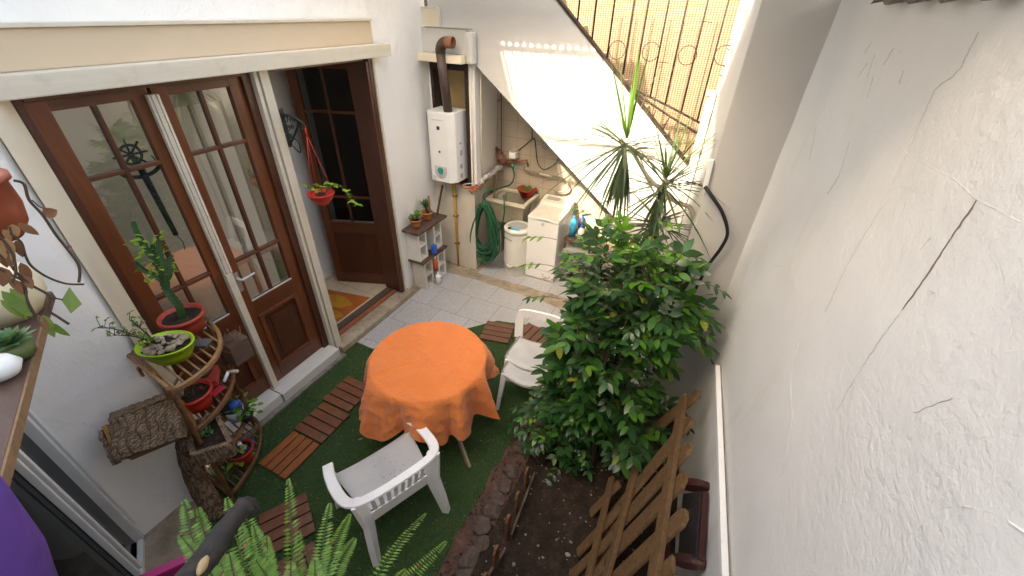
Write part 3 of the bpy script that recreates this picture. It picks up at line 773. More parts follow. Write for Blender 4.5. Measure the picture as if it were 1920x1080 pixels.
CRK = plastic('brown_crack', (.2, .16, .125), .9, .1, .4)
def ribbon(mb, pts, w, h=.0015, zig=.004, sub=10, rag=.5):
    """thin raised line following the wall through given (y,z) points"""
    P = []
    for (a, b) in zip(pts, pts[1:]):
        for k in range(sub): P.append((a[0] + (b[0] - a[0]) * k / sub, a[1] + (b[1] - a[1]) * k / sub))
    P.append(pts[-1]); prev = None
    for i, (y, z) in enumerate(P):
        ny = U(-zig, zig); nz = U(-zig, zig); y += ny; z += nz
        a = P[max(0, i - 1)]; b = P[min(len(P) - 1, i + 1)]
        d = Vector((b[0] - a[0], b[1] - a[1])); d = d.normalized() if d.length else Vector((0, 1))
        ww = w * U(1 - rag, 1 + rag) * (.2 if i in (0, len(P) - 1) else 1)
        def wx(yy, zz):
            x = wallx(yy) + .012 * noise.noise(Vector((yy * 1.3, zz * 1.3, 5))) + .004 * noise.noise(Vector((yy * 5, zz * 5, 9)))
            if math.hypot(yy - .55, (zz - 2.2) * .9) < .17: x -= .006
            return x - h
        l = (y - d.y * ww, z + d.x * ww); r = (y + d.y * ww, z - d.x * ww)
        cur = [mb.bm.verts.new((wx(*l) + h * .8, l[0], l[1])), mb.bm.verts.new((wx(y, z) , y, z)), mb.bm.verts.new((wx(*r) + h * .8, r[0], r[1]))]
        if prev:
            for q in (0, 1): mb.bm.faces.new((prev[q], prev[q + 1], cur[q + 1], cur[q]))
        prev = cur
def yz(x, y): p = PW(x, y); return (p.y, p.z)
mb = MB()
ribbon(mb, [yz(1838, 376), yz(1775, 470), yz(1700, 583)], .0028, .0022, .0015, 12)
CRK2 = plastic('faint_crack', (.58, .555, .52), .9, .1, .3)
mb.build('dark_crack', CRK, rw)
mb = MB()
ribbon(mb, [yz(1835, 60), yz(1800, 130), yz(1750, 170), yz(1710, 250), yz(1690, 300), yz(1655, 380), yz(1620, 440), yz(1590, 500), yz(1550, 585)], .0014, .0018, .003, 9)
ribbon(mb, [yz(1700, 583), yz(1655, 650), yz(1610, 712), yz(1575, 775)], .0012, .0018, .003, 8)
ribbon(mb, [yz(1500, 640), yz(1483, 700), yz(1490, 790), yz(1470, 900)], .0012, .0018, .004, 8)
ribbon(mb, [yz(1590, 265), yz(1570, 330), yz(1548, 365)], .001, .0018, .003, 8)
ribbon(mb, [yz(1530, 235), yz(1518, 300)], .0012, .0018, .003, 8)
ribbon(mb, [yz(1720, 775), yz(1790, 748)], .0008, .0016, .002, 8)
for k in range(6):
    x0 = U(1600, 1800); y0 = U(15, 170); a_ = U(.9, 1.3); L_ = U(12, 46)
    ribbon(mb, [yz(x0, y0), yz(x0 - L_ * math.cos(a_), y0 + L_ * math.sin(a_))], U(.0004, .0011), .0014, .003, 5)
for k in range(3):
    x0 = U(1430, 1900); y0 = U(200, 1000); a_ = U(0, 3); L_ = U(10, 40)
    ribbon(mb, [yz(x0, y0), yz(x0 - L_ * math.cos(a_), y0 + L_ * math.sin(a_))], U(.0004, .0008), .0014, .003, 5)
mb.build('hairline_crack', CRK2, rw)
mb = MB()
ribbon(mb, [yz(1525, 180), yz(1640, 245), yz(1700, 290), yz(1790, 335), yz(1838, 375), yz(1925, 420)], .0024, .0006, .0012, 12, .35)
ribbon(mb, [yz(1555, 600), yz(1610, 712), yz(1680, 850), yz(1735, 1010), yz(1765, 1085)], .0022, .0006, .0012, 12, .35)
ribbon(mb, [(.55 + .175 * math.cos(q), 2.2 + .19 * math.sin(q)) for q in [k * .25 for k in range(-3, 14)]], .0028, .0015, .001, 3, .3)
mb.build('mortar_ridge', PLR, rw)
# white cable trunking on the right wall
ct = thing('wall_trunking', 'straight white cable trunking running along the foot of the right wall', 'trunking', tuple(PW(1340, 685)))
a = PW(1346, 688, .022); b = a
b = a + (Vector((.08, -1, 0)).normalized()) * 2.6
mb = MB(); mb.beam(a, b, .032, .036, up=(-1, 0, 0), bev=.002); mb.build('trunking_body', WPLAST, ct)
mb = MB(); mb.beam(a + Vector((.012, 0, .0175)), b + Vector((.012, 0, .0175)), .003, .006, up=(-1, 0, 0)); mb.build('dark_gap', CRK, ct)

# ---------------- corner pillar wall
pw = thing('pillar_wall', 'smooth grey plastered wall stub at the back right corner beside the stair foot', 'wall', (.2, 2.8, 0))
def revx(y): return .034 - .082 * (y - 2.8)
mb = MB()
mb.prism([(revx(2.8), 2.8, 0), (.5, 2.8, 0), (.5, 4.6, 0), (revx(4.6), 4.6, 0)], (0, 0, 3.5))
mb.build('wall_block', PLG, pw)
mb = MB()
mb.prism([(revx(2.81) - .004, 2.81, .0), (revx(2.81), 2.81, 0), (revx(4.55), 4.55, 0), (revx(4.55) - .004, 4.55, 0)], (0, 0, 3.5)); mb.build('sky_lit_side', PLS, pw)  # paler skin puts the sky light on this side into the colour
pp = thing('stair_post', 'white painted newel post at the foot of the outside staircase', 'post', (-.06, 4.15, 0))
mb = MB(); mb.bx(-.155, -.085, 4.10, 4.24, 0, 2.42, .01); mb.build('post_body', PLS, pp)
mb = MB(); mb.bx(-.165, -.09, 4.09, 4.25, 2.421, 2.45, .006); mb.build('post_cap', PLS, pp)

# ---------------- staircase flank
YF = 4.2
sf = thing('staircase', 'outside staircase with white plastered flank sloping down to the right', 'staircase', (-1.2, 4.2, 0))
A0 = PY(890, 120, YF); A1 = PY(1140, 395, YF); B0 = PY(1045, 0, YF); B1 = PY(1305, 330, YF)
def ext(a, b, x): t = (x - a.x) / (b.x - a.x); return Vector((x, a.y, a.z + (b.z - a.z) * t))
lo = lambda x: max(0, ext(A0, A1, x).z); up = lambda x: ext(B0, B1, x).z
xl0 = -2.975; xr = -.09
xz0 = A0.x + (A0.z - 0) / (A0.z - A1.z) * (A1.x - A0.x)
poly = [(xl0, YF, A0.z), (A0.x, YF, A0.z), (xr, YF, lo(xr)), (xr, YF, up(xr)), (B0.x, YF, B0.z), (ext(B0, B1, -2.3).x, YF, up(-2.3)), (-2.3, YF, 4.2), (xl0, YF, 4.2)]
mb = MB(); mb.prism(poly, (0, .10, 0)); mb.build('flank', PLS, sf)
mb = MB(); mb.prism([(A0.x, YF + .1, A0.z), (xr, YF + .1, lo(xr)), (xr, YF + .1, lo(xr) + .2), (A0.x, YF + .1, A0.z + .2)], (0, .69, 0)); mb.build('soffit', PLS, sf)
mb = MB()
x = -2.3
while x < -.25:
    mb.bx(x, x + .26, YF + .1, 4.975, max(0, up(x + .2) - .5), up(x + .2) - .2); x += .262
mb.build('step', CONC, sf)
mb = MB()
def fl(px, py): return PY(px, py, YF - .002)
def crackline(mb, pts, r):
    P = []
    for a_, b_ in zip(pts, pts[1:]):
        for k in range(8): P.append(a_.lerp(b_, k / 8) + Vector((U(-.003, .003), 0, U(-.003, .003))))
    P.append(pts[-1])
    for a_, b_ in zip(P, P[1:]):
        d = (b_ - a_).normalized(); nn = Vector((-d.z, 0, d.x)) * r * U(.4, 1.3)
        mb.face([a_ - nn, b_ - nn, b_ + nn, a_ + nn])
crackline(mb, [fl(932, 138), fl(1000, 142), fl(1090, 150), fl(1150, 157)], .0012)
crackline(mb, [fl(975, 210), fl(1050, 216), fl(1140, 222), fl(1200, 232)], .0012)
crackline(mb, [fl(1053, 139), fl(1056, 147)], .004)
crackline(mb, [fl(905, 126), fl(910, 128)], .006)
mb.build('hairline_crack', CRK2, sf)
# dirty coping line along the upper edge
mb = MB(); mb.beam((B0.x - .3, YF + .03, up(B0.x - .3) + .006), (xr, YF + .03, up(xr) + .006), .075, .02); mb.jitter(.003, 20); mb.build('coping', DARKI, sf)

# railing
rl = thing('stair_railing', 'dark iron railing with rings between its bars standing on the stair flank', 'railing', (-.8, 4.25, 2.3))
YR = 4.235
bars = [((1087, 0), (1083, 39)), ((1120, 0), (1110, 74)), ((1153, 0), (1138, 109)), ((1188, 0), (1168, 140)), ((1222, 0), (1187.8, 167)), ((1259, 0), (1219, 183)), ((1297, 0), (1247, 197)), ((1334, 0), (1277, 212)), ((1374, 0), (1307, 227))]
bx_top = []
for (t0, b0) in bars:
    p0 = PY(*t0, YR); p1 = PY(*b0, YR); p0 = Vector((p1.x, YR, 3.6)) if abs(p0.x - p1.x) < .05 else p0 + (p0 - p1) * .8
    MB().tube([p0, p1], .0085, 6).build('bar', DARKI, rl)
for c_ in ((1157, 94), (1220, 97), (1289, 104), (1358, 104)):
    c0 = PY(*c_, YR + .004); MB().tube([c0 + Vector((.072 * math.cos(k * math.pi / 12), 0, .072 * math.sin(k * math.pi / 12))) for k in range(25)], .0035, 5, cap=False).build('ring', DARKI, rl)
def rr(*pts, r=.006): return MB().tube([PY(*p, YR) for p in pts], r, 6)
rr((1188, 167), (1256, 200), (1332, 241), r=.010).build('rail', DARKI, rl)
rr((1160, 140), (1196, 178), (1256, 218), (1326, 261), r=.010).build('rail', DARKI, rl)
for pts in (((1183, 195), (1200, 172)), ((1213, 240), (1230, 207)), ((1242, 243), (1256, 218)), ((1280, 292), (1311, 255)), ((1300, 318), (1315, 298)), ((1240, 235), (1252, 232))):
    rr(*pts).build('strut', DARKI, rl)
rr((1416, 0), (1390, 90), (1360, 172), r=.022).build('post', DARKI, rl)
rr((1403, 0), (1380, 90), (1355, 165), r=.010).build('post', DARKI, rl)
mb = MB()
for k in range(9):
    a_ = (1356 + U(-3, 5) + k * 3, 172 - k * 14); mb.tube([PY(*a_, YR), PY(a_[0] + U(-14, 10), a_[1] + U(-12, 4), YR - .03)], .003, 4)
for (x_, y_) in ((1325, 40), (1400, 12), (1385, 50), (1243, 116)):
    mb.tube([PY(x_ - 8, y_, YR - .01), PY(x_ + 10, y_ + 2, YR - .012)], .003, 4)
mb.build('wire_tie', DARKI, rl)

# reed mat and back wall
tw = thing('laundry_back_wall', 'beige glazed tile wall behind the sink under the stairs', 'wall', (-1.5, 5.0, 0))
mb = MB(); mb.bx(-2.99, .5, 5.0, 5.1, 0, 2.6); mb.build('tiled_face', WTILE, tw)
rm = thing('reed_mat_screen', 'tan woven reed mat fixed behind the iron stair railing', 'screen', (-1, 4.98, 1.4))
mb = MB(); g = []
for j in range(31):
    row = []
    for i in range(41):
        x = -2.28 + 2.45 * i / 40; zb = max(1.2, up(x) - .4); z = zb + (4.2 - zb) * j / 30
        row.append(mb.bm.verts.new((x, 4.978 + .012 * noise.noise(Vector((x * 2.5, z * 2, 0))), z)))
    g.append(row)
for j in range(30):
    for i in range(40):
        f = mb.bm.faces.new((g[j][i], g[j][i + 1], g[j + 1][i + 1], g[j + 1][i])); f.smooth = True
rmo = mb.build('reed_weave', REED, rm)
mb = MB(); mb.bx(-2.99, .5, 5.03, 5.09, 2.6, 4.2); mb.build('mat_backing', PLC, rm)

# ---------------- heater column and niche
hc = thing('heater_niche', 'white plastered masonry niche under the stair holding the water heater', 'niche', (-2.7, 4.2, 0))
XC = -2.45
def sidex(y): return -2.455 - .17 * (y - 4.2)
mb = MB(); mb.prism([(-3.03, 4.185, 0), (-2.475, 4.185, 0), (-2.62, 4.998, 0), (-3.03, 4.998, 0)], (0, 0, 1.16)); mb.jitter(.005, 4); mb.build('base_block', PLD, hc)
bxs([(-3.03, -3.0, 4.205, 4.4, 1.165, 2.50), (-2.525, -2.45, 4.205, 4.30, 1.165, 2.50)], 'side_jamb', PL, hc, .004)
mb = MB(); mb.prism([(-2.52, 4.301, 1.165), (-2.452, 4.301, 1.165), (-2.59, 4.998, 1.165), (-2.66, 4.998, 1.165)], (0, 0, 1.33)); mb.build('side_panel', PL, hc)
mb = MB(); mb.bx(-3.0, -2.525, 4.37, 4.40, 1.165, 2.50); mb.build('back_board', plastic('brown_board', (.36, .25, .12), .7, .2, .2), hc)
bxs([(-3.0, -2.965, 4.19, 4.368, 1.17, 2.50), (-2.565, -2.527, 4.19, 4.368, 1.17, 2.50), (-2.965, -2.565, 4.19, 4.23, 2.42, 2.50), (-2.965, -2.565, 4.19, 4.368, 1.165, 1.20)], 'dark_frame', DARKI, hc, 0)
mb = MB(); mb.bx(-3.04, -2.49, 4.02, 4.198, 2.50, 2.575, .008); mb.build('ledge', PLC, hc)
mb = MB(); mb.bx(-3.03, -2.475, 4.12, 4.197, 2.578, 2.80, .01); mb.build('hood', PLS, hc)
mb = MB(); mb.prism([(-2.50, 4.08, 2.50), (-2.40, 4.197, 2.50), (-2.40, 4.197, 2.78), (-2.50, 4.10, 2.80)], (.0, .0, .0001)); mb.bm.free()
mb = MB(); mb.bx(-2.488, -2.40, 4.09, 4.197, 2.495, 2.78, .03); mb.build('hood_cheek', PLS, hc)
mb = MB(); mb.bx(-3.03, -2.82, 4.15, 4.198, 2.802, 2.96, .004); mb.bx(-3.03, -2.83, 4.15, 4.198, 2.962, 2.975, .003); mb.build('hood_step', PLC, hc)
mb = MB(); mb.bx(-2.97, -2.42, 4.11, 4.135, 2.801, 2.808, .002); mb.jitter(.004, 20); mb.build('stained_edge', CONC, hc)

mb = MB(); mb.tube([(-2.44, 4.315, 1.17), (-2.44, 4.315, 2.47)], .008, 6); mb.tube([(-2.475, 4.17, 1.15), (-2.475, 4.17, 2.47)], .006, 6); mb.build('corner_pipe', PLC, hc)

# water heater
wh = thing('water_heater', 'white wall water heater with teal dial mounted in the niche', 'water heater', (-2.72, 4.2, 1.25))
hx0, hx1 = -2.965, -2.605
mb = MB()
pr = [(hx0, 4.30), (hx0, 4.02), (hx0 + .03, 3.985), (hx1 - .075, 3.975), (hx1 - .008, 4.04), (hx1, 4.30)]
mb.prism([(x_, y_, 1.245) for x_, y_ in pr], (0, 0, .78))
es = [e for e in mb.bm.edges]; bmesh.ops.bevel(mb.bm, geom=es, offset=.008, segments=2, affect='EDGES', profile=.6)
mb.build('casing', WENAMEL, wh)
mb = MB()
cx_, yy = -2.80, 3.976
vs = [(cx_ + .085 * math.cos(math.pi + k * math.pi / 14), yy, 1.37 + .085 * math.sin(math.pi + k * math.pi / 14)) for k in range(15)] + [(cx_ + .085, yy, 1.43), (cx_ - .085, yy, 1.43)]
mb.prism(vs, (0, .012, 0)); mb.build('control_panel', SILVER, wh)
mb = MB(); mb.tube([(cx_ + .0, yy + .004, 1.385), (cx_, yy - .018, 1.385)], .035, 20); mb.build('dial', TEAL, wh)
mb = MB(); mb.tube([(cx_, yy + .004, 1.30), (cx_, yy - .005, 1.30)], .008, 10); mb.build('indicator', GREYP, wh)
mb = MB(); mb.tube([(cx_ , yy + .01, 1.60), (cx_, yy - .002, 1.60)], .012, 12); mb.build('peephole', BLACKR, wh)
mb = MB(); mb.box((cx_, yy + .004, 1.86), (.038, .004, .038)); mb.build('badge', GREENI, wh)
mb = MB(); mb.bx(cx_ - .075, cx_ + .075, yy - .001, yy + .006, 1.943, 1.947); mb.build('groove', GREYP, wh)
mb = MB()
for k in range(4): mb.bx(hx0 + .05, hx0 + .095, 3.980, 3.985, 1.30 - k * .012, 1.303 - k * .012)
for (z0_, z1_, y0_) in ((1.68, 1.70, .17), (1.55, 1.61, .18), (1.40, 1.45, .17), (1.29, 1.34, .17)): mb.bx(hx1 - .002, hx1 + .0015, 3.93 + y0_, 3.97 + y0_, z0_, z1_)
mb.build('rating_label', GREYP, wh)
# flue
fx = PY(829, 150, 4.0).x
fl_ = thing('flue_pipe', 'brown flue pipe with ribbed elbow and rusty outlet above the water heater', 'flue pipe', (fx, 4.2, 2.02))
mb = MB(); mb.tube([(fx, 4.08, 2.0), (fx, 4.0, 2.60)], .048, 20); mb.build('straight_pipe', FLUE, fl_)
mb = MB(); pts = []; rr_ = []
for k in range(25):
    q = k / 24 * math.pi / 2; pts.append((fx + .10 * (1 - math.cos(q)), 4.0 - .02 * math.sin(q), 2.59 + .10 * math.sin(q))); rr_.append(.048 + (.004 if k % 2 else -.001))
mb.tube(pts, rr_, 20, cap=False); mb.build('ribbed_elbow', FLUE, fl_)
mb = MB(); mb.lathe([(.05, 0), (.053, .02), (.052, .08), (.047, .08), (.045, .0)], (0, 0, 0), 20); bmesh.ops.rotate(mb.bm, verts=mb.bm.verts, matrix=Matrix.Rotation(math.pi / 2, 3, 'Y')); bmesh.ops.translate(mb.bm, verts=mb.bm.verts, vec=(fx + .09, 3.98, 2.69)); mb.build('rusty_outlet', RUST, fl_)

# gas pipe
gp = thing('gas_pipe', 'vertical yellow painted gas pipe running down from the heater to the floor', 'pipe', (-2.745, 4.15, 0))
mb = MB(); mb.tube([(-2.745, 4.15, 0), (-2.745, 4.15, 1.17)], .015, 10); mb.tube([(-2.765, 4.16, 1.0), (-2.775, 4.16, 1.18)], .010, 8); mb.build('pipe', YEL, gp)
for z in (.35, .75, 1.02): MB().bx(-2.775, -2.715, 4.135, 4.182, z - .008, z + .008, .002).build('clamp', RUST, gp)

# pipes under heater to tap group
pg_ = thing('pipe_cluster', 'tangle of red brown and rag wrapped pipes along the niche side towards the tap', 'pipes', (-2.5, 4.4, 1.2))
mb = MB(); mb.tube(spline([(-2.70, 4.14, 1.22), (-2.58, 4.12, 1.17), (-2.47, 4.14, 1.19), (-2.44, 4.3, 1.20)], 5), .011, 8)
mb.tube(spline([(-2.52, 4.13, 1.14), (-2.44, 4.16, 1.15), (-2.46, 4.45, 1.17), (-2.5, 4.75, 1.17)], 5), .010, 8)
for k in range(5): a_ = Vector((-2.47 + U(-.05, .03), 4.14 + U(-.02, .05), 1.17 + U(-.05, .05))); mb.tube([a_, a_ + Vector((U(-.05, .05), U(-.03, .03), U(-.05, .05)))], .014, 8)
mb.build('red_pipe', plastic('orange_red_pipe', (.42, .12, .06), .5, .4, .4), pg_)
mb = MB(); mb.tube(spline([(-2.44, 4.28, 1.21), (-2.43, 4.4, 1.25), (-2.44, 4.55, 1.22), (-2.46, 4.75, 1.24), (-2.48, 4.9, 1.2)], 5), [.03 + .012 * math.sin(k * 1.7) for k in range(21)], 10); mb.jitter(.01, 25); mb.build('rag_wrap', plastic('grey_rag', (.5, .48, .46), .9, .1, .3, .6), pg_)
mb = MB(); mb.tube(spline([(-2.6, 4.13, 1.2), (-2.48, 4.12, 1.24), (-2.4, 4.2, 1.22), (-2.42, 4.28, 1.28), (-2.46, 4.32, 1.2)], 5), .006, 6); mb.tube(spline([(-2.88, 4.14, 1.2), (-2.86, 4.13, 1.08), (-2.92, 4.14, .95), (-2.90, 4.14, .85)], 5), .012, 6); mb.build('thin_hose', plastic('pale_hose', (.55, .53, .5), .5), pg_)

# pump gauge + pipework on tiles
pm = thing('water_pressure_unit', 'small white faced pressure unit on red brown pipework above the sink', 'pump', (-2.35, 4.93, 1.5))
gc = PY(963, 290, 4.9)
mb = MB(); mb.box(gc, (.10, .10, .085), None, .02); mb.build('unit_box', WPLAST, pm)
mb = MB(); mb.tube([gc + Vector((0, 0, .04)), gc + Vector((0, 0, .06))], .045, 16); mb.build('unit_lid', GREYP, pm)
mb = MB()
pa = [PY(*p, 4.94) for p in ((930, 278), (940, 282), (950, 300), (975, 302), (988, 300), (990, 312))]
mb.tube(pa, .012, 8)
mb.tube([PY(*p, 4.95) for p in ((931, 275), (933, 300), (942, 308), (962, 306))], .013, 8)
mb.tube([PY(*p, 4.92) for p in ((945, 290), (950, 308))], .02, 8); mb.tube([PY(*p, 4.92) for p in ((932, 300), (945, 301))], .018, 8)
mb.build('pipework', COPPER, pm)
mb = MB(); mb.tube([PY(961, 308, 4.9), PY(962, 316, 4.9)], .016, 10); mb.build('green_connector', plastic('green_connector', (.0, .25, .12), .4), pm)
mb = MB(); mb.tube(spline([PY(*p, 4.93) for p in ((985, 312), (984, 318), (1000, 322), (1015, 327), (1045, 332), (1060, 338), (1066, 352), (1058, 359), (1040, 360))], 5), .011, 8); mb.build('grey_hose', LEAD, pm)
mb = MB(); mb.tube([PY(1012, 326, 4.93), PY(1035, 331, 4.93)], .014, 8); mb.build('coupling', CREAMP, pm)
cb_ = thing('black_wall_cable', 'thin black cable looping across the beige tiles under the stair', 'cable', tuple(PY(1000, 262, 4.98)))
mb = MB(); mb.tube(spline([PY(*p, 4.98) for p in ((970, 283), (985, 272), (998, 261), (1003, 263), (1007, 300), (1012, 312), (1022, 318), (1040, 308), (1047, 298))], 5), .006, 6); mb.tube([PY(998, 261, 4.985), PY(997, 215, 4.985)], .005, 6); mb.build('cable', BLACKR, cb_)
mb = MB(); mb.tube([PY(940, 290, 4.985), PY(940, 175, 4.985)], .005, 6); mb.tube([PY(930, 190, 4.985), PY(939, 187, 4.985)], .005, 6); mb.build('cable', STEMB, cb_)
so_ = PY(1022, 273, 4.99)
tag(MB().box(so_, (.075, .02, .09), None, .004).build('wall_socket', GREYP, loc=so_), 'dark grey socket box on the tiles near the stair slope', 'socket')

# sink
sk = thing('laundry_sink', 'cream ceramic laundry sink standing between the hose and the washing machine', 'sink', (-2.2, 4.75, .6))
sx0, sx1, sy0, sy1, zt = -2.50, -1.93, 4.50, 4.98, .92
mb = MB()
mb.bx(sx0, sx1, sy0, sy0 + .05, zt - .045, zt, .012); mb.bx(sx0, sx1, sy1 - .05, sy1, zt - .045, zt, .012)
mb.bx(sx0, sx0 + .05, sy0 + .05, sy1 - .05, zt - .045, zt, .012); mb.bx(sx1 - .05, sx1, sy0 + .05, sy1 - .05, zt - .045, zt, .012)
mb.build('rim', SINKM, sk)
mb = MB(); o_ = .035
a_ = [(sx0 + o_, sy0 + o_, zt - .04), (sx1 - o_, sy0 + o_, zt - .04), (sx1 - o_, sy1 - o_, zt - .04), (sx0 + o_, sy1 - o_, zt - .04)]
b_ = [(sx0 + .07, sy0 + .09, zt - .33), (sx1 - .07, sy0 + .09, zt - .33), (sx1 - .07, sy1 - .06, zt - .33), (sx0 + .07, sy1 - .06, zt - .33)]
for k in range(4): mb.face([a_[k], a_[(k + 1) % 4], b_[(k + 1) % 4], b_[k]])
mb.face(b_); bmesh.ops.solidify(mb.bm, geom=list(mb.bm.faces), thickness=.015); mb.build('basin', SINKM, sk)
mb = MB(); mb.tube([(-2.15, 4.74, zt - .33), (-2.15, 4.74, .2), (-2.15, 4.95, .15)], .025, 10); mb.build('drain_pipe', GREYP, sk)
bxs([(sx0 + .02, sx0 + .1, sy1 - .2, sy1, 0, zt - .05), (sx1 - .1, sx1 - .02, sy1 - .2, sy1, 0, zt - .05)], 'support', PLD, sk, .004)
# red basin with cuttings in sink
rb = thing('red_basin', 'round red plastic basin full of green plant cuttings sitting in the sink', 'basin', (-2.1, 4.72, .86))
rc = PZ(988, 352, 1.0); rc.z = .885
mb = MB(); mb.lathe([(.001, 0), (.085, 0), (.125, .10), (.135, .10), (.135, .108), (.12, .108), (.08, .01), (.001, .01)], rc, 32); mb.build('basin_body', REDP, rb)
mb = MB()
for k in range(60):
    a_ = U(0, 6.28); r_ = U(0, .1); leaf(mb, rc + Vector((r_ * math.cos(a_), r_ * math.sin(a_), .09 + U(0, .03))), Vector((U(-1, 1), U(-1, 1), U(-.2, .5))), Vector((0, 0, 1)), U(.04, .09), .015)
mb.build('plant_cuttings', VINEL, rb)
# stick in sink
bs = thing('broom_handle', 'slim wooden stick leaning out of the sink beside the green hose', 'stick', tuple(PZ(922, 385, .8)))
a = PY(930, 325, 4.72); b = PZ(921, 425, .45); b = PY(919, 450, 4.47)
mb = MB(); mb.tube([a, b], .014, 8); mb.build('stick', BAMBOO, bs)

# hose
hs = thing('garden_hose', 'coiled green garden hose hanging beside the laundry niche', 'hose', tuple(PY(910, 360, 4.3)))
hcn = PY(912, 425, 4.27)
mb = MB()
pts = []
for k in range(15):
    w_ = .24 * U(.6, 1.15); h_ = .37 * U(.8, 1.12); ox = U(-.03, .03); top = hcn.z + .33
    y_ = 4.24 + U(-.045, .05)
    for q in range(14):
        a_ = q / 14 * 2 * math.pi
        ss = math.sin(a_); cc = math.cos(a_)
        wid = w_ * (.35 + .65 * (1 - cc) / 2 * 1.0) if True else w_
        pts.append((hcn.x + ox + wid * ss, y_ + .02 * math.sin(a_ * 2 + k), top - h_ * (1 - cc) + .02 * math.sin(k * 2.1)))
mb.tube(spline(pts, 3), .0115, 7); mb.build('coil', HOSE, hs)
mb = MB(); mb.tube(spline([PY(*p, y_) for p, y_ in (((905, 372), 4.25), ((913, 358), 4.3), ((940, 352), 4.5), ((958, 345), 4.75), ((964, 330), 4.88), ((962, 316), 4.9))], 6), .010, 7)
mb.tube(spline([PY(*p, y_) for p, y_ in (((944, 365), 4.5), ((946, 395), 4.42), ((940, 425), 4.4), ((930, 440), 4.35))], 6), .010, 7); mb.build('free_end', HOSE, hs)

# spin dryer
sd = thing('spin_dryer', 'small round white spin dryer with grey lid beside the washing machine', 'spin dryer', (-1.98, 4.40, 0))
C_ = Vector((-1.985, 4.42, 0))
mb = MB(); mb.lathe([(.001, 0), (.155, 0), (.16, .02), (.165, .16), (.17, .161), (.172, .17), (.17, .60), (.168, .62), (.178, .625), (.178, .655), (.16, .672), (.13, .675), (.128, .668), (.001, .668)], C_, 48); mb.build('drum_body', WCREAM, sd)
mb = MB(); mb.lathe([(.001, .682), (.09, .680), (.122, .672), (.128, .668)], C_ + Vector((0, .02, 0)), 36, sx=1, sy=.85); mb.build('lid', GREYP, sd)
mb = MB(); mb.box(C_ + Vector((.02, -.12, .676)), (.11, .035, .02), Matrix.Rotation(.2, 3, 'Z'), .006); mb.build('lid_latch', CYANP, sd)
mb = MB(); mb.box(C_ + Vector((-.055, -.12, .676)), (.045, .04, .022), Matrix.Rotation(-.2, 3, 'Z'), .006); mb.build('latch_button', BLACKR, sd)
mb = MB(); mb.lathe([(.001, 0), (.03, .0), (.045, .03), (.048, .05), (.02, .05)], C_ + Vector((-.02, -.165, .13)), 16); mb.build('spout', WCREAM, sd)
mb = MB(); mb.tube([C_ + Vector((.172 * math.cos(q), .172 * math.sin(q), .165)) for q in [k * math.pi / 20 for k in range(41)]], .003, 5, cap=False); mb.build('seam', GREYP, sd)
# small dark lettering on drum (word is only a few pixels)
def text(body, loc, rot, size, mat, parent=None, name='lettering', ext_=.0008):
    cu = bpy.data.curves.new(name, 'FONT'); cu.body = body; cu.size = size; cu.extrude = ext_; cu.align_x = 'CENTER'
    o = bpy.data.objects.new('tmp', cu); scn.collection.objects.link(o); dg = bpy.context.evaluated_depsgraph_get()
    me = bpy.data.meshes.new_from_object(o.evaluated_get(dg)); bpy.data.objects.remove(o)
    me.materials.clear(); me.materials.append(mat)
    q = bpy.data.objects.new(name, me); scn.collection.objects.link(q)
    mtx = Matrix.Translation(Vector(loc) - (rootloc(parent) if parent else Vector())) @ rot.to_4x4()
    me.transform(mtx); 
    if parent: q.parent = parent
    return q
RX = Matrix.Rotation(math.pi / 2, 3, 'X')
text('Koh-i-noor', C_ + Vector((-.06, -.163, .535)), Matrix.Rotation(-.34, 3, 'Z') @ RX, .034, BLACKR, sd)

# washing machine
wm = thing('washing_machine', 'narrow white top loading washing machine under the stair flank', 'washing machine', (-1.6, 4.6, 0))
x0, x1, y0, y1 = -1.825, -1.42, 4.36, 4.93
mb = MB(); mb.bx(x0, x1, y0, y1, .015, .84, .012); mb.build('cabinet', WENAMEL, wm)
mb = MB(); mb.prism([(x0 - .002, y0 - .012, .845), (x0 - .002, y1, .845), (x0 - .002, y1, .965), (x0 - .002, y1 - .17, .925), (x0 - .002, y1 - .19, .885), (x0 - .002, y0 + .0, .878)], (x1 - x0 + .004, 0, 0))
bmesh.ops.bevel(mb.bm, geom=list(mb.bm.edges), offset=.008, segments=2, affect='EDGES'); mb.build('lid', WCREAM, wm)
mb = MB(); mb.box(((x0 + x1) / 2 - .06, y1 - .08, .952), (.17, .07, .006), Matrix.Rotation(.23, 3, 'X')); mb.build('display_panel', GREYP, wm)
mb = MB(); mb.tube([(x1 - .07, y1 - .08, .945), (x1 - .07, y1 - .085, .965)], .028, 16); mb.build('dial', WCREAM, wm)
mb = MB(); mb.bx(x0 + .12, x0 + .30, y0 - .014, y0 - .008, .862, .868); mb.bx(x0 + .02, x1 - .02, y1 - .192, y1 - .186, .884, .889); mb.build('handle_groove', GREYP, wm)
mb = MB(); mb.bx(x0 + .01, x1 - .01, y0 - .0015, y0 + .002, .145, .149); mb.bx(x0 + .01, x1 - .01, y0 - .0015, y0 + .002, .0, .012); mb.build('plinth_seam', GREYP, wm)
mb = MB(); mb.tube([((x0 + x1) / 2, y0 + .001, .80), ((x0 + x1) / 2, y0 - .003, .80)], .022, 16); mb.build('badge', SILVER, wm)
mb = MB()
for k in range(26): mb.box((U(x1 - .17, x1 - .01), y0 - .001, U(.01, .11) * U(.3, 1)), (U(.003, .018), .003, U(.003, .014)))
mb.build('rust_spot', RUST, wm)

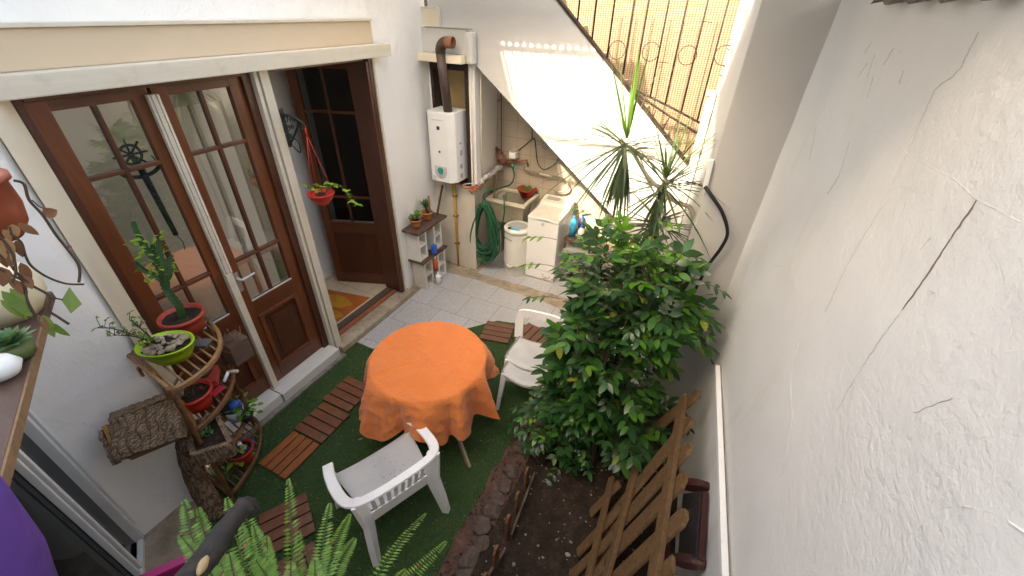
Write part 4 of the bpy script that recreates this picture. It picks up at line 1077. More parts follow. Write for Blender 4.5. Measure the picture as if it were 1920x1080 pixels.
# shelf right of the washer with bottles
us = thing('utility_shelf', 'low grey and wood shelf standing right of the washing machine behind the bush', 'shelf', (-1.2, 4.6, 0))
bxs([(-1.36, -1.02, 4.45, 4.8, .60, .63)], 'shelf_board', OLDW, us); bxs([(-1.36, -1.02, 4.45, 4.8, .34, .36)], 'shelf_board', OLDW, us)
bxs([(-1.36, -1.02, 4.42, 4.75, .46, .50)], 'grey_shelf_board', GREYP, us)
for (x_, y_) in ((-1.35, 4.46), (-1.03, 4.46), (-1.35, 4.79), (-1.03, 4.79)): MB().bx(x_ - .012, x_ + .012, y_ - .012, y_ + .012, 0, .66).build('leg', OLDW, us)
def bottle(label, p, r, h, mat, capm, group=None, name='bottle', rot=None):
    t = thing(name, label, 'bottle', p, 0, group); p = Vector(p)
    mb = MB(); mb.lathe([(.001, 0), (r, 0), (r, h * .65), (r * .8, h * .78), (r * .35, h * .86), (r * .35, h * .92)], p, 18); mb.build('bottle_body', mat, t)
    mb = MB(); mb.lathe([(r * .4, h * .9), (r * .4, h), (.001, h)], p, 12); mb.build('cap', capm, t)
    return t
bottle('tall light blue detergent bottle standing on the shelf nearest the washing machine', (-1.30, 4.58, .631), .05, .27, CYANP, BLUEP)
bottle('white bottle with blue cap half hidden by leaves on the low shelf', (-1.17, 4.50, .631), .04, .2, WPLAST, BLUEP)
bottle('dark blue cleaning bottle at the back of the low shelf', (-1.22, 4.68, .631), .045, .26, plastic('navy_plastic', (.03, .04, .12), .4), BLUEP)
bottle('small blue bottle standing on the floor below the low shelf', (-1.15, 4.42, .0), .05, .16, BLUEP, WPLAST)

# ---------------- hollow block shelf
hb = thing('block_shelf', 'shelf of white and bare hollow concrete blocks with wooden planks against the house wall', 'shelf', (-2.9, 3.7, 0))
def hollow(mb, x0, x1, y0, y1, z0, z1):
    w = .03; zc = (z0 + z1) / 2
    mb.bx(x0, x1, y0, y0 + w, z0, z1, .003); mb.bx(x0, x1, y1 - w, y1, z0, z1, .003)
    mb.bx(x0, x1, y0 + w, y1 - w, z0, z0 + w, .002); mb.bx(x0, x1, y0 + w, y1 - w, z1 - w, z1, .002); mb.bx(x0, x1, y0 + w, y1 - w, zc - w / 2, zc + w / 2, .002)
    mb.bx(x0 + .0, x0 + .02, y0 + w, y1 - w, z0 + w, z1 - w)
xo = -3.0
for i, (y_, z_, mt_, dx) in enumerate(((3.46, 0, BLOCK, .03), (3.43, .415, BLOCKW, .0), (3.74, 0, BLOCK, .03), (3.74, .415, BLOCKW, -.0))):
    mb = MB(); hollow(mb, xo + dx, xo + dx + .19, y_, y_ + .17, z_, z_ + .385); o = mb.build('hollow_block', BLOCKW if i in (1, 2, 3) else BLOCK, hb)
bxs([(xo + .0, xo + .24, 3.42, 3.95, .388, .412)], 'middle_plank', SHELF, hb)
bxs([(xo - .0, xo + .25, 3.37, 3.97, .802, .83)], 'top_plank', SHELF, hb, .006)
def geranium(name, label, p, r, h, matp, plant):
    t = thing(name, label, 'potted plant', p); pot_parts(t, p, r, h, matp, .006)
    p = Vector(p); top = p + Vector((0, 0, h - .02))
    mb = MB(); ml = MB()
    if plant == 0:
        for k in range(12):
            a_ = U(0, 6.28); e = top + Vector((math.cos(a_) * U(.02, .07), math.sin(a_) * U(.02, .07), U(.04, .11))); mb.tube([top, e], .003, 5)
            for q in range(3): leaf(ml, e, Vector((U(-1, 1), U(-1, 1), U(-.1, .6))), Vector((0, 0, 1)), U(.03, .05), .035, .1)
    else:
        for k in range(4):
            e = top + Vector((U(-.06, .05), U(-.04, .04), U(.10, .17))); mb.tube([top, e], .005, 5)
            for q in range(20):
                s_ = top.lerp(e, U(.45, 1.0)); a_ = U(0, 6.28); leaf(ml, s_, Vector((math.cos(a_), math.sin(a_), U(.1, .9))), Vector((0, 0, 1)), U(.04, .07), .014, .2)
    mb.build('stem', STEMG, t); ml.build('foliage', BUSHL2 if plant == 0 else BUSHL, t)
    return t
g1 = geranium('potted_plant', 'small orange terracotta pot with round leaved plant at the near end of the block shelf', (-2.87, 3.50, .831), .062, .11, TERRA, 0)
g2 = geranium('potted_plant', 'small orange terracotta pot with spiky leaved plant and a wooden stake', (-2.88, 3.74, .831), .066, .11, TERRA, 1)
mb = MB(); mb.bx(-2.85, -2.825, 3.74, 3.752, .92, 1.14); mb.build('wooden_stake', BAMBOO, g2)
st_ = thing('leaning_stick', 'weathered pale plank leaning on the wall behind the spiky potted plant', 'plank', (-2.9, 4.1, .8))
mb = MB(); mb.beam((-2.88, 3.93, .80), (-2.90, 4.13, 1.14), .03, .012, up=(1, 0, 0)); mb.build('plank', OLDW, st_)
bottle('small white paint bottle standing beside the lower hollow blocks', (-2.74, 3.66, 0), .035, .17, WPLAST, WPLAST)
bottle('orange spray bottle tucked between the two columns of hollow blocks', (-2.76, 3.66, .2), .03, .19, plastic('orange_plastic', (.55, .1, .03), .4), WPLAST)
tag(MB().box((-2.76, 3.66, .50), (.05, .06, .11), None, .01).build('blue_carton', BLUEP, loc=(-2.76, 3.66, .45)), 'small blue carton wedged between the upper hollow blocks', 'carton')
mb = MB(); rock(mb, (-2.72, 3.72, .46), .03); rock(mb, (-2.71, 3.75, .45), .02)
tag(mb.build('dark_rag', plastic('dark_red_cloth', (.06, .015, .02), .8), loc=(-2.72, 3.72, .45)), 'crumpled dark rag on the middle plank of the block shelf', 'rag')

# ---------------- deck tiles
def deck_tile(label, cx, cy, rz, sx, sy, n, mat, along='x'):
    t = thing('deck_tile', label, 'deck tile', (cx, cy, .008), rz, 'slatted wooden deck tiles on the patio')
    mb = MB(); mb.bx(-sx / 2 + .01, sx / 2 - .01, -sy / 2 + .01, sy / 2 - .01, 0, .008); o = mb.build('base', BLACKR, None); o.parent = t
    mb = MB(); p = sy / n
    for k in range(n):
        y_ = -sy / 2 + p * (k + .5); mb.box((U(-.002, .002), y_, .018), (sx, p - .012, .02), None, .003)
    o = mb.build('slats', mat, None); o.parent = t
    return t
# strip runs along +Y: slats of near tile run along Y, others across
deck_tile('nearest orange toned deck tile, slats lengthwise, by the rattan stand foot', -2.37, 1.045, math.pi / 2, .33, .30, 4, DECKO)
deck_tile('brown deck tile in the middle of the left strip between two others', -2.38, 1.385, .0, .31, .33, 4, DECK)
deck_tile('brown deck tile at the far end of the left strip beside the orange tablecloth', -2.41, 1.72, .0, .31, .33, 4, DECK)
deck_tile('brown deck tile in front of the near white chair, partly under fern fronds', -1.95, .66, R(59), .31, .33, 4, DECK)
deck_tile('brown deck tile with long slats at the bottom behind the fern', -1.62, .45, R(62) + math.pi / 2, .33, .31, 4, DECK)
deck_tile('faded deck tile just right of the tablecloth with a corner under the cloth', -1.60, 3.12, R(12), .32, .32, 4, DECKG)
deck_tile('faded deck tile at the back beside the white plastic chair', -1.22, 3.24, R(80), .31, .35, 4, DECKG)
deck_tile('faded deck tile seen behind the backrest of the far white chair', -.87, 3.18, R(-6), .34, .32, 4, DECKG)

# ---------------- round table + cloth
TC = Vector((-1.56, 1.87, 0)); TR = .445; TZ = .725
tb = thing('round_table', 'round folding table with pale wooden legs under the orange cloth', 'table', (TC.x, TC.y, 0))
mb = MB(); mb.lathe([(.001, TZ - .025), (TR - .01, TZ - .025), (TR - .005, TZ - .01), (TR - .01, TZ - .004), (.001, TZ - .004)], TC, 40); mb.build('tabletop', WPLAST, tb)
legm = woodmat('pale_leg_wood', (.4, .33, .25), (.28, .22, .16), (3, 3, 3), .5, .3, .1, 6)
ft = PZ(880, 876); ft2 = PZ(918, 770)
for a_, b_ in ((Vector((TC.x - .1, TC.y + .1, TZ - .03)), Vector((ft.x, ft.y, .0))), (Vector((TC.x + .05, TC.y + .2, TZ - .03)), Vector((TC.x - .30, TC.y - .28, 0))), (Vector((TC.x - .2, TC.y + .15, TZ - .03)), Vector((TC.x + .30, TC.y + .42, 0))), (Vector((TC.x + .1, TC.y - .1, TZ - .03)), Vector((TC.x - .4, TC.y + .2, 0)))):
    MB().beam(a_, b_, .035, .022, up=(0, 1, .2), bev=.004).build('leg', legm, tb)
mb = MB(); NA = 220; rings = []
random.seed(11)
def fold(a, s_):
    """outward displacement of the skirt"""
    ph = 9 * a + 1.3 * math.sin(2 * a + .5) + .9 * math.sin(3 * a + 2) + .35 * s_ * math.sin(4 * a)
    md_ = .75 + .35 * math.sin(3 * a + 1)
    w_ = math.sin(ph); w_ = math.copysign(abs(w_) ** .75, w_)
    return w_ * md_ + .16 * math.sin(23 * a + 2 * s_)
def dropl(a):
    # square-ish cloth corners hang lower
    c = abs(math.cos(2 * (a + .35)))
    return .285 + .105 * c + .035 * math.sin(7 * a + 1) + .02 * math.sin(13 * a)
for i in range(15):
    r = TR * (i + .02) / 14 if i < 14 else TR
    rings.append([(r, k) for k in range(NA)])
grid = []
def wr(x, y): return .0065 * (1 - 2 * abs(noise.noise(Vector((x * 6 + y * 3, y * 11, 8))))) * (1 - min(1, math.hypot(x, y) / .45)) + .0035 * noise.noise(Vector((x * 7, y * 7, 0))) + .003 * (1 - abs(noise.noise(Vector((x * 4 + 3, y * 9, 2))) * 2))
for i in range(29):
    row = []
    r = TR * max(.01, i / 28)
    for k in range(NA):
        a = k / NA * 2 * math.pi; x, y = r * math.cos(a), r * math.sin(a)
        # centre pucker and one radial crease
        z = TZ + wr(x, y) + .006 * math.exp(-(x * x + y * y) / .0012)
        cr = math.atan2(math.sin(a - R(232)), math.cos(a - R(232)))
        z += .012 * math.exp(-(cr * max(r, .12) / .010) ** 2) * (1 if r > .2 else r / .2)
        row.append(mb.bm.verts.new((TC.x + x, TC.y + y, z)))
    grid.append(row)
NS = 26
for i in range(1, NS + 1):
    s_ = i / NS; row = []
    for k in range(NA):
        a = k / NA * 2 * math.pi; D = dropl(a)
        f = fold(a, s_); e = (s_ ** .8) * (.058 + .088 * f) + .012 * math.sin(min(1, s_ * 8) * math.pi / 2)
        e += (.014 * noise.noise(Vector((math.cos(a) * 6, math.sin(a) * 6, s_ * 5))) + .007 * (1 - 2 * abs(noise.noise(Vector((math.cos(a) * 13, math.sin(a) * 13, s_ * 4 + 7)))))) * min(1, s_ * 3)
        rad = TR + e; da = .05 * s_ * math.cos(9 * a + 1.3)
        zz = TZ - D * s_ - (.004 if i == 1 else 0)
        if rad < TR * .90: rad = TR * .90
        row.append(mb.bm.verts.new((TC.x + rad * math.cos(a + da), TC.y + rad * math.sin(a + da), zz)))
    grid.append(row)
for j in range(len(grid) - 1):
    for k in range(NA):
        f = mb.bm.faces.new((grid[j][k], grid[j][(k + 1) % NA], grid[j + 1][(k + 1) % NA], grid[j + 1][k])); f.smooth = True
mb.bm.faces.new(grid[0])
tag(mb.build('tablecloth', CLOTH, loc=(TC.x, TC.y, TZ)), 'creased orange cloth draped over the round table', 'tablecloth')

# ---------------- chairs
def slab(mb, poly, z0, z1):  # poly (x,y,zoff)
    mb.prism([(x, y, z0) for x, y in poly], (0, 0, z1 - z0))
def arm_chair(label, loc, rz):
    t = thing('plastic_chair', label, 'chair', loc, rz)
    def fin(mb, name, mod=True, bev=.006):
        o = mb.build(name, WPLAST, None); o.parent = t
        return o
    # seat: curved sheet, front y=+.24, rear y=-.20
    mb = MB(); g = []; nx, ny = 16, 14
    for j in range(ny + 1):
        v = j / ny; y = -.19 + .43 * v; hw = .205 + .05 * v; row = []
        for i in range(nx + 1):
            u = -1 + 2 * i / nx; x = hw * u
            z = .465 + .018 * abs(u) ** 3 - .014 * (1 - u * u) - (.03 * max(0, (v - .85) / .15) ** 2) + .0
            row.append(mb.bm.verts.new((x, y, z)))
        g.append(row)
    for j in range(ny):
        for i in range(nx):
            f = mb.bm.faces.new((g[j][i], g[j][i + 1], g[j + 1][i + 1], g[j + 1][i])); f.smooth = True
    bmesh.ops.solidify(mb.bm, geom=list(mb.bm.faces), thickness=.007); fin(mb, 'seat')
    mb = MB(); mb.bx(-.20, .20, .215, .232, .35, .40, .004); mb.bx(-.19, .19, -.2, -.185, .34, .405, .004)
    for s in (-1, 1): mb.beam((s * .195, -.19, .385), (s * .23, .22, .385), .012, .05, bev=.003)
    fin(mb, 'apron')
    # rim: arms + back as one swept flat band
    path = [(-.262, .24, .60), (-.28, .12, .625), (-.285, -.02, .64), (-.272, -.14, .665), (-.225, -.225, .705), (-.12, -.265, .735), (0, -.275, .745), (.12, -.265, .735), (.225, -.225, .705), (.272, -.14, .665), (.285, -.02, .64), (.28, .12, .625), (.262, .24, .60)]
    P = spline(path, 5); mb = MB(); prev = None
    for i, p in enumerate(P):
        d = (P[min(i + 1, len(P) - 1)] - P[max(0, i - 1)]).normalized(); side = d.cross(Vector((0, 0, 1))).normalized(); w = .031
        c_ = [p - side * w + Vector((0, 0, -.014)), p - side * w * .85 + Vector((0, 0, 0)), p + side * w * .85 + Vector((0, 0, .0)), p + side * w + Vector((0, 0, -.014)), p + side * w * .9 + Vector((0, 0, -.016)), p - side * w * .9 + Vector((0, 0, -.016))]
        cur = [mb.bm.verts.new(q) for q in c_]
        if prev:
            for k in range(6):
                f = mb.bm.faces.new((prev[k], prev[(k + 1) % 6], cur[(k + 1) % 6], cur[k]))
        else: mb.bm.faces.new(cur)
        prev = cur
    mb.bm.faces.new(prev); fin(mb, 'arm_rail')
    # backrest slats + lower cross band
    mb = MB()
    for k in range(8):
        u = -1 + 2 * k / 7; x = .155 * u; yb = -.252 - .012 * (1 - u * u)
        mb.beam((x * .92, -.195, .43), (x * 1.05, yb, .725), .024, .007, up=(0, 1, .3), bev=.002)
    mb.bx(-.185, .185, -.212, -.198, .41, .465, .003)
    fin(mb, 'back_slats')
    # arm front panels and legs
    for s in (-1, 1):
        mb = MB()
        # front leg runs up to the arm: wide flat tapering
        ring = []
        for (x, y, z, w, th) in ((.285, .275, 0, .022, .016), (.262, .25, .2, .032, .016), (.245, .235, .40, .038, .014), (.262, .22, .55, .03, .012), (.268, .215, .586, .034, .012)):
            ring.append([Vector((s * x + s * th, y - w, z)), Vector((s * x + s * th, y + w, z)), Vector((s * x - s * th, y + w, z)), Vector((s * x - s * th, y - w, z))])
        R_ = [[mb.bm.verts.new(q) for q in r_] for r_ in ring]
        for a_, b_ in zip(R_, R_[1:]):
            for k in range(4): mb.bm.faces.new((a_[k], a_[(k + 1) % 4], b_[(k + 1) % 4], b_[k]))
        mb.bm.faces.new(R_[0]); mb.bm.faces.new(R_[-1]); fin(mb, 'leg')
        mb = MB(); ring = []
        for (x, y, z, w, th) in ((.240, -.305, 0, .022, .018), (.225, -.27, .2, .034, .018), (.205, -.225, .42, .045, .016), (.225, -.222, .6, .04, .014), (.235, -.215, .69, .04, .012)):
            c_ = Vector((s * x, y, z)); d1 = Vector((s * .8, .6, 0)) * th; d2 = Vector((-s * .6, .8, 0)) * w
            ring.append([c_ + d1 + d2, c_ + d1 - d2, c_ - d1 - d2, c_ - d1 + d2])
        R_ = [[mb.bm.verts.new(q) for q in r_] for r_ in ring]
        for a_, b_ in zip(R_, R_[1:]):
            for k in range(4): mb.bm.faces.new((a_[k], a_[(k + 1) % 4], b_[(k + 1) % 4], b_[k]))
        mb.bm.faces.new(R_[0]); mb.bm.faces.new(R_[-1]); fin(mb, 'leg')
    # dirt paw prints on seat
    mb = MB()
    for k in range(22):
        mb.lathe([(.001, 0), (U(.003, .006), 0)], (U(-.05, .15), U(-.08, .16), .4570), 7)
    fin(mb, 'smudge').data.materials[0] = plastic('grey_smudge', (.45, .44, .43), .7)
    return t
ch1 = arm_chair('white plastic armchair with slatted back pulled up to the near side of the table', (-1.385, 1.10, 0), R(66)); ch1.scale = (1.1, .9, .88)
def low_chair(label, loc, rz, back=True):
    t = thing('plastic_chair' if back else 'plastic_stool', label, 'chair' if back else 'stool', loc, rz)
    def fin(mb, name): o = mb.build(name, WPLAST, None); o.parent = t; return o
    mb = MB(); g = []; nx, ny = 16, 16
    for j in range(ny + 1):
        v = j / ny; y = -.17 + .36 * v; row = []; hw = .175 + .035 * math.sin(v * math.pi * .6)
        for i in range(nx + 1):
            u = -1 + 2 * i / nx
            yy_ = y - (.05 * u * u * max(0, v - .6) / .4)
            z = .42 + .018 * abs(u) ** 4 - .012 * (1 - u * u) - .03 * max(0, (v - .86) / .14) ** 2
            row.append(mb.bm.verts.new((hw * u, yy_, z)))
        g.append(row)
    for j in range(ny):
        for i in range(nx):
            f = mb.bm.faces.new((g[j][i], g[j][i + 1], g[j + 1][i + 1], g[j + 1][i])); f.smooth = True
    bmesh.ops.solidify(mb.bm, geom=list(mb.bm.faces), thickness=.008); fin(mb, 'seat')
    mb = MB()
    for s in (-1, 1): mb.beam((s * .175, -.16, .375), (s * .205, .13, .375), .01, .08, bev=.003)
    mb.bx(-.17, .17, .135, .147, .34, .40, .003); mb.bx(-.17, .17, -.175, -.163, .34, .40, .003); fin(mb, 'apron')
    for sx_ in (-1, 1):
        for sy_, top in ((1, .415), (-1, .415)):
            mb = MB(); R_ = []
            for (x, y, z, w) in ((.215, .20, 0, .018), (.20, .165, .25, .028), (.19, .14, top - .005, .034)):
                yv = y * sy_ * (1 if sy_ > 0 else 1.05)
                x_ = x * sx_
                R_.append([mb.bm.verts.new(q) for q in ((x_ + .012 * sx_, yv - w * sy_, z), (x_ + .012 * sx_, yv + .012 * sy_, z), (x_ - w * sx_, yv + .012 * sy_, z), (x_ - w * sx_, yv + .0 * sy_, z), (x_ + .0, yv - .0, z), (x_ + .0, yv - w * sy_, z))])
            for a_, b_ in zip(R_, R_[1:]):
                for k in range(6): mb.bm.faces.new((a_[k], a_[(k + 1) % 6], b_[(k + 1) % 6], b_[k]))
            mb.bm.faces.new(R_[0]); mb.bm.faces.new(R_[-1]); fin(mb, 'leg')
    if not back: return t
    # back frame with window
    P = spline([(-.185, -.17, .42), (-.19, -.195, .55), (-.185, -.205, .64), (-.15, -.212, .675), (0, -.218, .68), (.15, -.212, .675), (.185, -.205, .64), (.19, -.195, .55), (.185, -.17, .42)], 5)
    mb = MB(); prev = None; ctr = Vector((0, -.2, .58))
    for i, p in enumerate(P):
        d = (P[min(i + 1, len(P) - 1)] - P[max(0, i - 1)]).normalized(); nn = Vector((0, 1, .1)).normalized(); side = d.cross(nn).normalized()
        w = .038; th = .013
        cur = [mb.bm.verts.new(q) for q in (p - side * w - nn * th, p + side * w - nn * th, p + side * w + nn * th, p - side * w + nn * th)]
        if prev:
            for k in range(4): f = mb.bm.faces.new((prev[k], prev[(k + 1) % 4], cur[(k + 1) % 4], cur[k])); f.smooth = False
        else: mb.bm.faces.new(cur)
        prev = cur
    mb.bm.faces.new(prev); fin(mb, 'backrest')
    return t
low_chair('white plastic low backed chair beside the bush, behind the orange table', (-.965, 2.56, .03), R(186))
low_chair('white plastic stool pushed under the front of the low backed chair', (-.92, 2.41, 0), R(183), False)

# ---------------- kerb stones and little picket edging
random.seed(5)
for (px, py, r_) in ((978, 838, .05), (988, 800, .045), (955, 885, .055), (948, 912, .05), (930, 935, .05), (922, 960, .055), (903, 985, .05), (905, 1020, .055), (880, 1048, .06), (870, 1085, .06)):
    p = PZ(px, py, .03); mb = MB(); rock(mb, p, r_ * 1.22)
    for v in mb.bm.verts: v.co += noise.noise_vector(v.co * 18) * .014
    d_ = {838: 'rounded kerb stone farthest along the bed, under the bush edge', 800: 'kerb stone half hidden by the lowest bush leaves', 885: 'grey kerb stone beside the second farthest picket', 912: 'squat grey kerb stone between the two far pickets', 935: 'kerb stone midway along the bed edge, by the third picket', 960: 'pale kerb stone just behind the tallest middle picket', 985: 'rough kerb stone by the foot of the middle picket', 1020: 'broad kerb stone beside the second nearest picket', 1048: 'large kerb stone close to the nearest picket', 1085: 'kerb stone cut by the bottom edge, nearest of the row'}[py]
    tag(mb.build('kerb_stone', STONE, loc=p), d_, 'kerb stone', 'rough stones edging the garden bed')
pf = thing('bed_edging_fence', 'low edging fence of short brown pickets along the garden bed', 'fence', (-.65, 1.4, 0))
for (px, py, h_) in ((982, 915, .27), (965, 960, .27), (948, 1003, .27), (926, 1060, .27), (905, 1112, .27)):
    p = PZ(px + 2, py + 2, .03); mb = MB()
    mb.prism([(p.x, p.y - .033, .02), (p.x, p.y + .033, .02), (p.x, p.y + .033, h_), (p.x, p.y + .012, h_ + .03), (p.x, p.y - .012, h_ + .03), (p.x, p.y - .033, h_)], (.016, 0, 0)); mb.jitter(.004, 9); mb.build('picket', woodmat('picket_wood', (.24, .115, .055), (.13, .06, .032), (3, 3, 3), .7, .2, .3, 8), pf)
MB().beam(PZ(1002, 892, .06), PZ(958, 1008, .06), .018, .09, bev=.003).build('rail', OLDW, pf)
a = PZ(946, 1036, .05); b = PZ(912, 1088, .05); MB().beam(a, b + (b - a) * 1.5, .02, .09, bev=.003).build('rail', OLDW, pf)

# ---------------- leaning picket panels
def LP(x, y):
    d = ray(x, y); n = Vector((1.02, 0, -.38)); p0 = Vector((-.02, 0, .03)); return O + d * ((p0 - O).dot(n) / d.dot(n))
ND = Vector((-1.02, 0, .38)).normalized()
pa = thing('picket_fence_panel', 'larger raw wood picket panel leaning on the right wall', 'fence panel', (.1, 1.6, 0))
def prail(a, b, name, par, w=.07, t=.025, off=.0, nd=ND):
    mb = MB(); a = Vector(a) + nd * off; b = Vector(b) + nd * off; mb.beam(a, b, w, t, up=nd, bev=.004)
    bmesh.ops.subdivide_edges(mb.bm, edges=[e for e in mb.bm.edges if e.calc_length() > .4], cuts=12); mb.jitter(.004, 6); return mb.build(name, PALLET, par)
prail(LP(1288, 750), (.30, .80, .88), 'rail', pa, .075, .028, .028)
prail(LP(1206, 850), (.12, .80, .42), 'rail', pa, .06, .028, .028)
for k, ((x0_, y0_), (x1_, y1_)) in enumerate((((1300, 745), (1215, 815)), ((1287, 797), (1198, 905)), ((1284, 847), (1175, 968)), ((1275, 905), (1143, 1041)), ((1275, 975), (1140, 1100)))):
    a = LP(x0_, y0_); b = LP(x1_, y1_); d = (b - a).normalized(); b = a + d * 1.0
    b = Vector((b.x, b.y, b.z)); s_ = min(1, (a.z - .05) / max(.01, a.z - b.z)); b = a.lerp(b, s_)
    mb = MB(); mb.beam(a + (a - b).normalized() * .02, b, .112, .022, up=ND, bev=.006); mb.jitter(.003, 7)
    sd_ = d.cross(ND).normalized()
    tp_ = a + (a - b).normalized() * .018
    mb.prism([tp_ + sd_ * .05 - ND * .011, tp_ + sd_ * .025 + (a - b).normalized() * .035 - ND * .011, tp_ - sd_ * .025 + (a - b).normalized() * .035 - ND * .011, tp_ - sd_ * .05 - ND * .011], ND * .022)
    mb.build('picket', PALLET, pa)
for q in range(3):
    a = LP(1275, 975) + Vector((0, -.21 * (q + 1), .0)); d = (LP(1140, 1100) - LP(1275, 975)).normalized()
    b = a + d * .95; s_ = min(1, (a.z - .05) / max(.01, a.z - b.z)); b = a.lerp(b, s_)
    mb = MB(); mb.beam(a, b, .085, .022, up=ND, bev=.006); mb.jitter(.003, 7); mb.build('picket', PALLET, pa)
pb = thing('picket_fence_panel', 'smaller darker picket panel lying low in front of the larger one', 'fence panel', (0, 1.3, 0))
NDB = Vector((-.85, 0, .5)).normalized()
def LB(x, y):
    d = ray(x, y); p0 = Vector((.08, 0, .36)); return O + d * ((p0 - O).dot(NDB) / d.dot(NDB))
prail(LB(1152, 900), LB(1108, 1095), 'rail', pb, .05, .022, .026, NDB)
for (t0, b0) in (((1165, 950), (1075, 1045)), ((1152, 1003), (1060, 1090)), ((1135, 1060), (1050, 1140)), ((1162, 905), (1095, 975))):
    a = LB(*t0); b = LB(*b0); s_ = min(1, (a.z - .06) / max(.01, a.z - b.z)); b = a.lerp(b, s_)
    mb = MB(); mb.beam(a, b, .075, .02, up=NDB, bev=.006); mb.jitter(.003, 7); mb.build('picket', PALLET, pb)

# weathered bench part against the wall
wb = thing('weathered_bench', 'old bench end with peeling black plank and dark red scrolled ends against the right wall', 'bench', tuple(PW(1300, 980)))
a = PW(1288, 930, .10); b = PW(1268, 1065, .12)
a = PW(1300, 925, .075); b = PW(1290, 1050, .075)
mb = MB(); mb.beam(a, b, .13, .022, up=(-1, 0, .6), bev=.003); bmesh.ops.subdivide_edges(mb.bm, edges=[e for e in mb.bm.edges if e.calc_length() > .2], cuts=8); mb.jitter(.003, 9); mb.build('plank', OLDPAINT, wb)
mb = MB(); mb.beam(a + Vector((.045, 0, .04)), b + Vector((.045, 0, .04)), .05, .03, up=(-1, 0, .2), bev=.003); mb.jitter(.003, 9); mb.build('red_batten', OLDRED, wb)
for p, q in ((a, Vector((.0, .03, 0))), (b, Vector((0, -.03, 0)))):
    mb = MB(); vs = [p + q + Vector((-.0 + .09 * math.cos(k * math.pi / 9) * .85, 0, .035 * math.sin(k * math.pi / 9) + .07 * math.cos(k * math.pi / 9) * .55)) for k in range(18)]
    mb.prism(vs, (0, .045, 0)); bmesh.ops.bevel(mb.bm, geom=list(mb.bm.edges), offset=.006, segments=2, affect='EDGES'); mb.jitter(.003, 11); mb.build('scroll_end', OLDRED, wb)
mb = MB(); mb.beam(a + Vector((-.07, -.1, -.25)), b + Vector((-.07, 0, -.25)), .09, .02, up=(-1, 0, .3)); mb.jitter(.003, 9); mb.build('plank', OLDRED, wb)

# ---------------- cables on the pillar
bc = thing('black_cable', 'thick black cable sagging down the grey pillar wall', 'cable', tuple(PY(1365, 440, 2.75)))
mb = MB(); pts = spline([PY(*p, y_) for p, y_ in (((1322, 350), 2.765), ((1335, 368), 2.74), ((1355, 400), 2.73), ((1364, 437), 2.74), ((1352, 465), 2.75), ((1330, 495), 2.76), ((1305, 540), 2.75), ((1289, 575), 2.72), ((1290, 620), 2.7))], 6)
mb.tube(pts, .011, 8); mb.build('cable', BLACKR, bc)
mb = MB(); mb.tube(spline([PY(*p, y_) for p, y_ in (((1290, 560), 2.74), ((1300, 610), 2.72), ((1318, 640), 2.6), ((1338, 683), 2.52))], 6), .006, 6); mb.build('thin_cable', BLACKR, bc)
mb = MB(); mb.tube(spline([PY(*p, y_) for p, y_ in (((1298, 590), 2.74), ((1316, 620), 2.62), ((1330, 660), 2.55), ((1338, 683), 2.52))], 6), .004, 6); mb.build('grey_wire', LEAD, bc)
wcn = thing('white_conduit', 'short white conduit stub on the pillar edge above the black cable', 'conduit', tuple(PY(1330, 320, 2.75)))
mb = MB(); mb.beam(PY(1334, 299, 2.785), PY(1322, 352, 2.785), .03, .022, up=(0, -1, 0), bev=.003); mb.build('conduit', WINF, wcn)
mb = MB(); mb.tube(spline([PY(*p, 2.78) for p in ((1322, 350), (1300, 343), (1275, 338))], 4), .0035, 5); mb.build('wire', BLACKR, wcn)

# ---------------- bush
random.seed(21)
bush = thing('leafy_bush', 'tall dense green bush with pinnate leaves growing from the garden bed', 'bush', (-.2, 2.05, .05))
ml = MB(); my = MB(); ms = MB()
base = Vector((-.22, 2.0, .05))
def pinnate(mb, p, d, L, n, ls):
    d = d.normalized(); side = d.cross(Vector((0, 0, 1))); side = side.normalized() if side.length > .1 else Vector((1, 0, 0))
    q = p.copy(); dv = d.copy(); pts = [q.copy()]
    for i in range(n):
        dv = (dv + Vector((0, 0, -.13))).normalized(); q = q + dv * (L / n); pts.append(q.copy())
        if i == 0: continue
        up = side.cross(dv).normalized(); sz = ls * (1 - .35 * abs(i / n - .55)) * U(.85, 1.15)
        for s in (-1, 1):
            ld = (side * s * 1.0 + dv * .55 + Vector((U(-.15, .15), U(-.15, .15), U(-.25, .05)))).normalized()
            leaf(mb, q, ld, up + Vector((U(-.25, .25), U(-.25, .25), 0)), sz, sz * .46, .12, .18, 4)
    leaf(mb, q, dv, side.cross(dv), ls * 1.1, ls * .5, .12, .18, 4)
    ms.tube(pts, .0022, 4, cap=False)
blobs = [  # centre, radii, count, yellow prob
    ((-.29, 2.44, 1.49), (.43, .32, .34), 185),
    ((-.02, 2.34, 1.28), (.24, .24, .26), 45),
    ((-.28, 2.30, 1.05), (.36, .30, .36), 135),
    ((-.36, 2.22, .62), (.27, .26, .42), 105),
    ((-.46, 2.05, .38), (.26, .24, .28), 80),
    ((-.05, 2.15, .5), (.2, .25, .3), 50),
    ((-.56, 2.3, .70), (.14, .2, .40), 32),
]
stems = []
for k in range(11):
    a_ = U(0, 6.28); top = Vector((-.28 + U(-.4, .38), 2.35 + U(-.25, .25), U(1.1, 1.65)))
    mid = base.lerp(top, .5) + Vector((U(-.06, .06), U(-.06, .06), .1))
    P = spline([base + Vector((U(-.05, .05), U(-.05, .05), 0)), mid, top], 6); stems.append(P)
    ms.tube(P, [.016 * (1 - .75 * i / len(P)) for i in range(len(P))], 6)
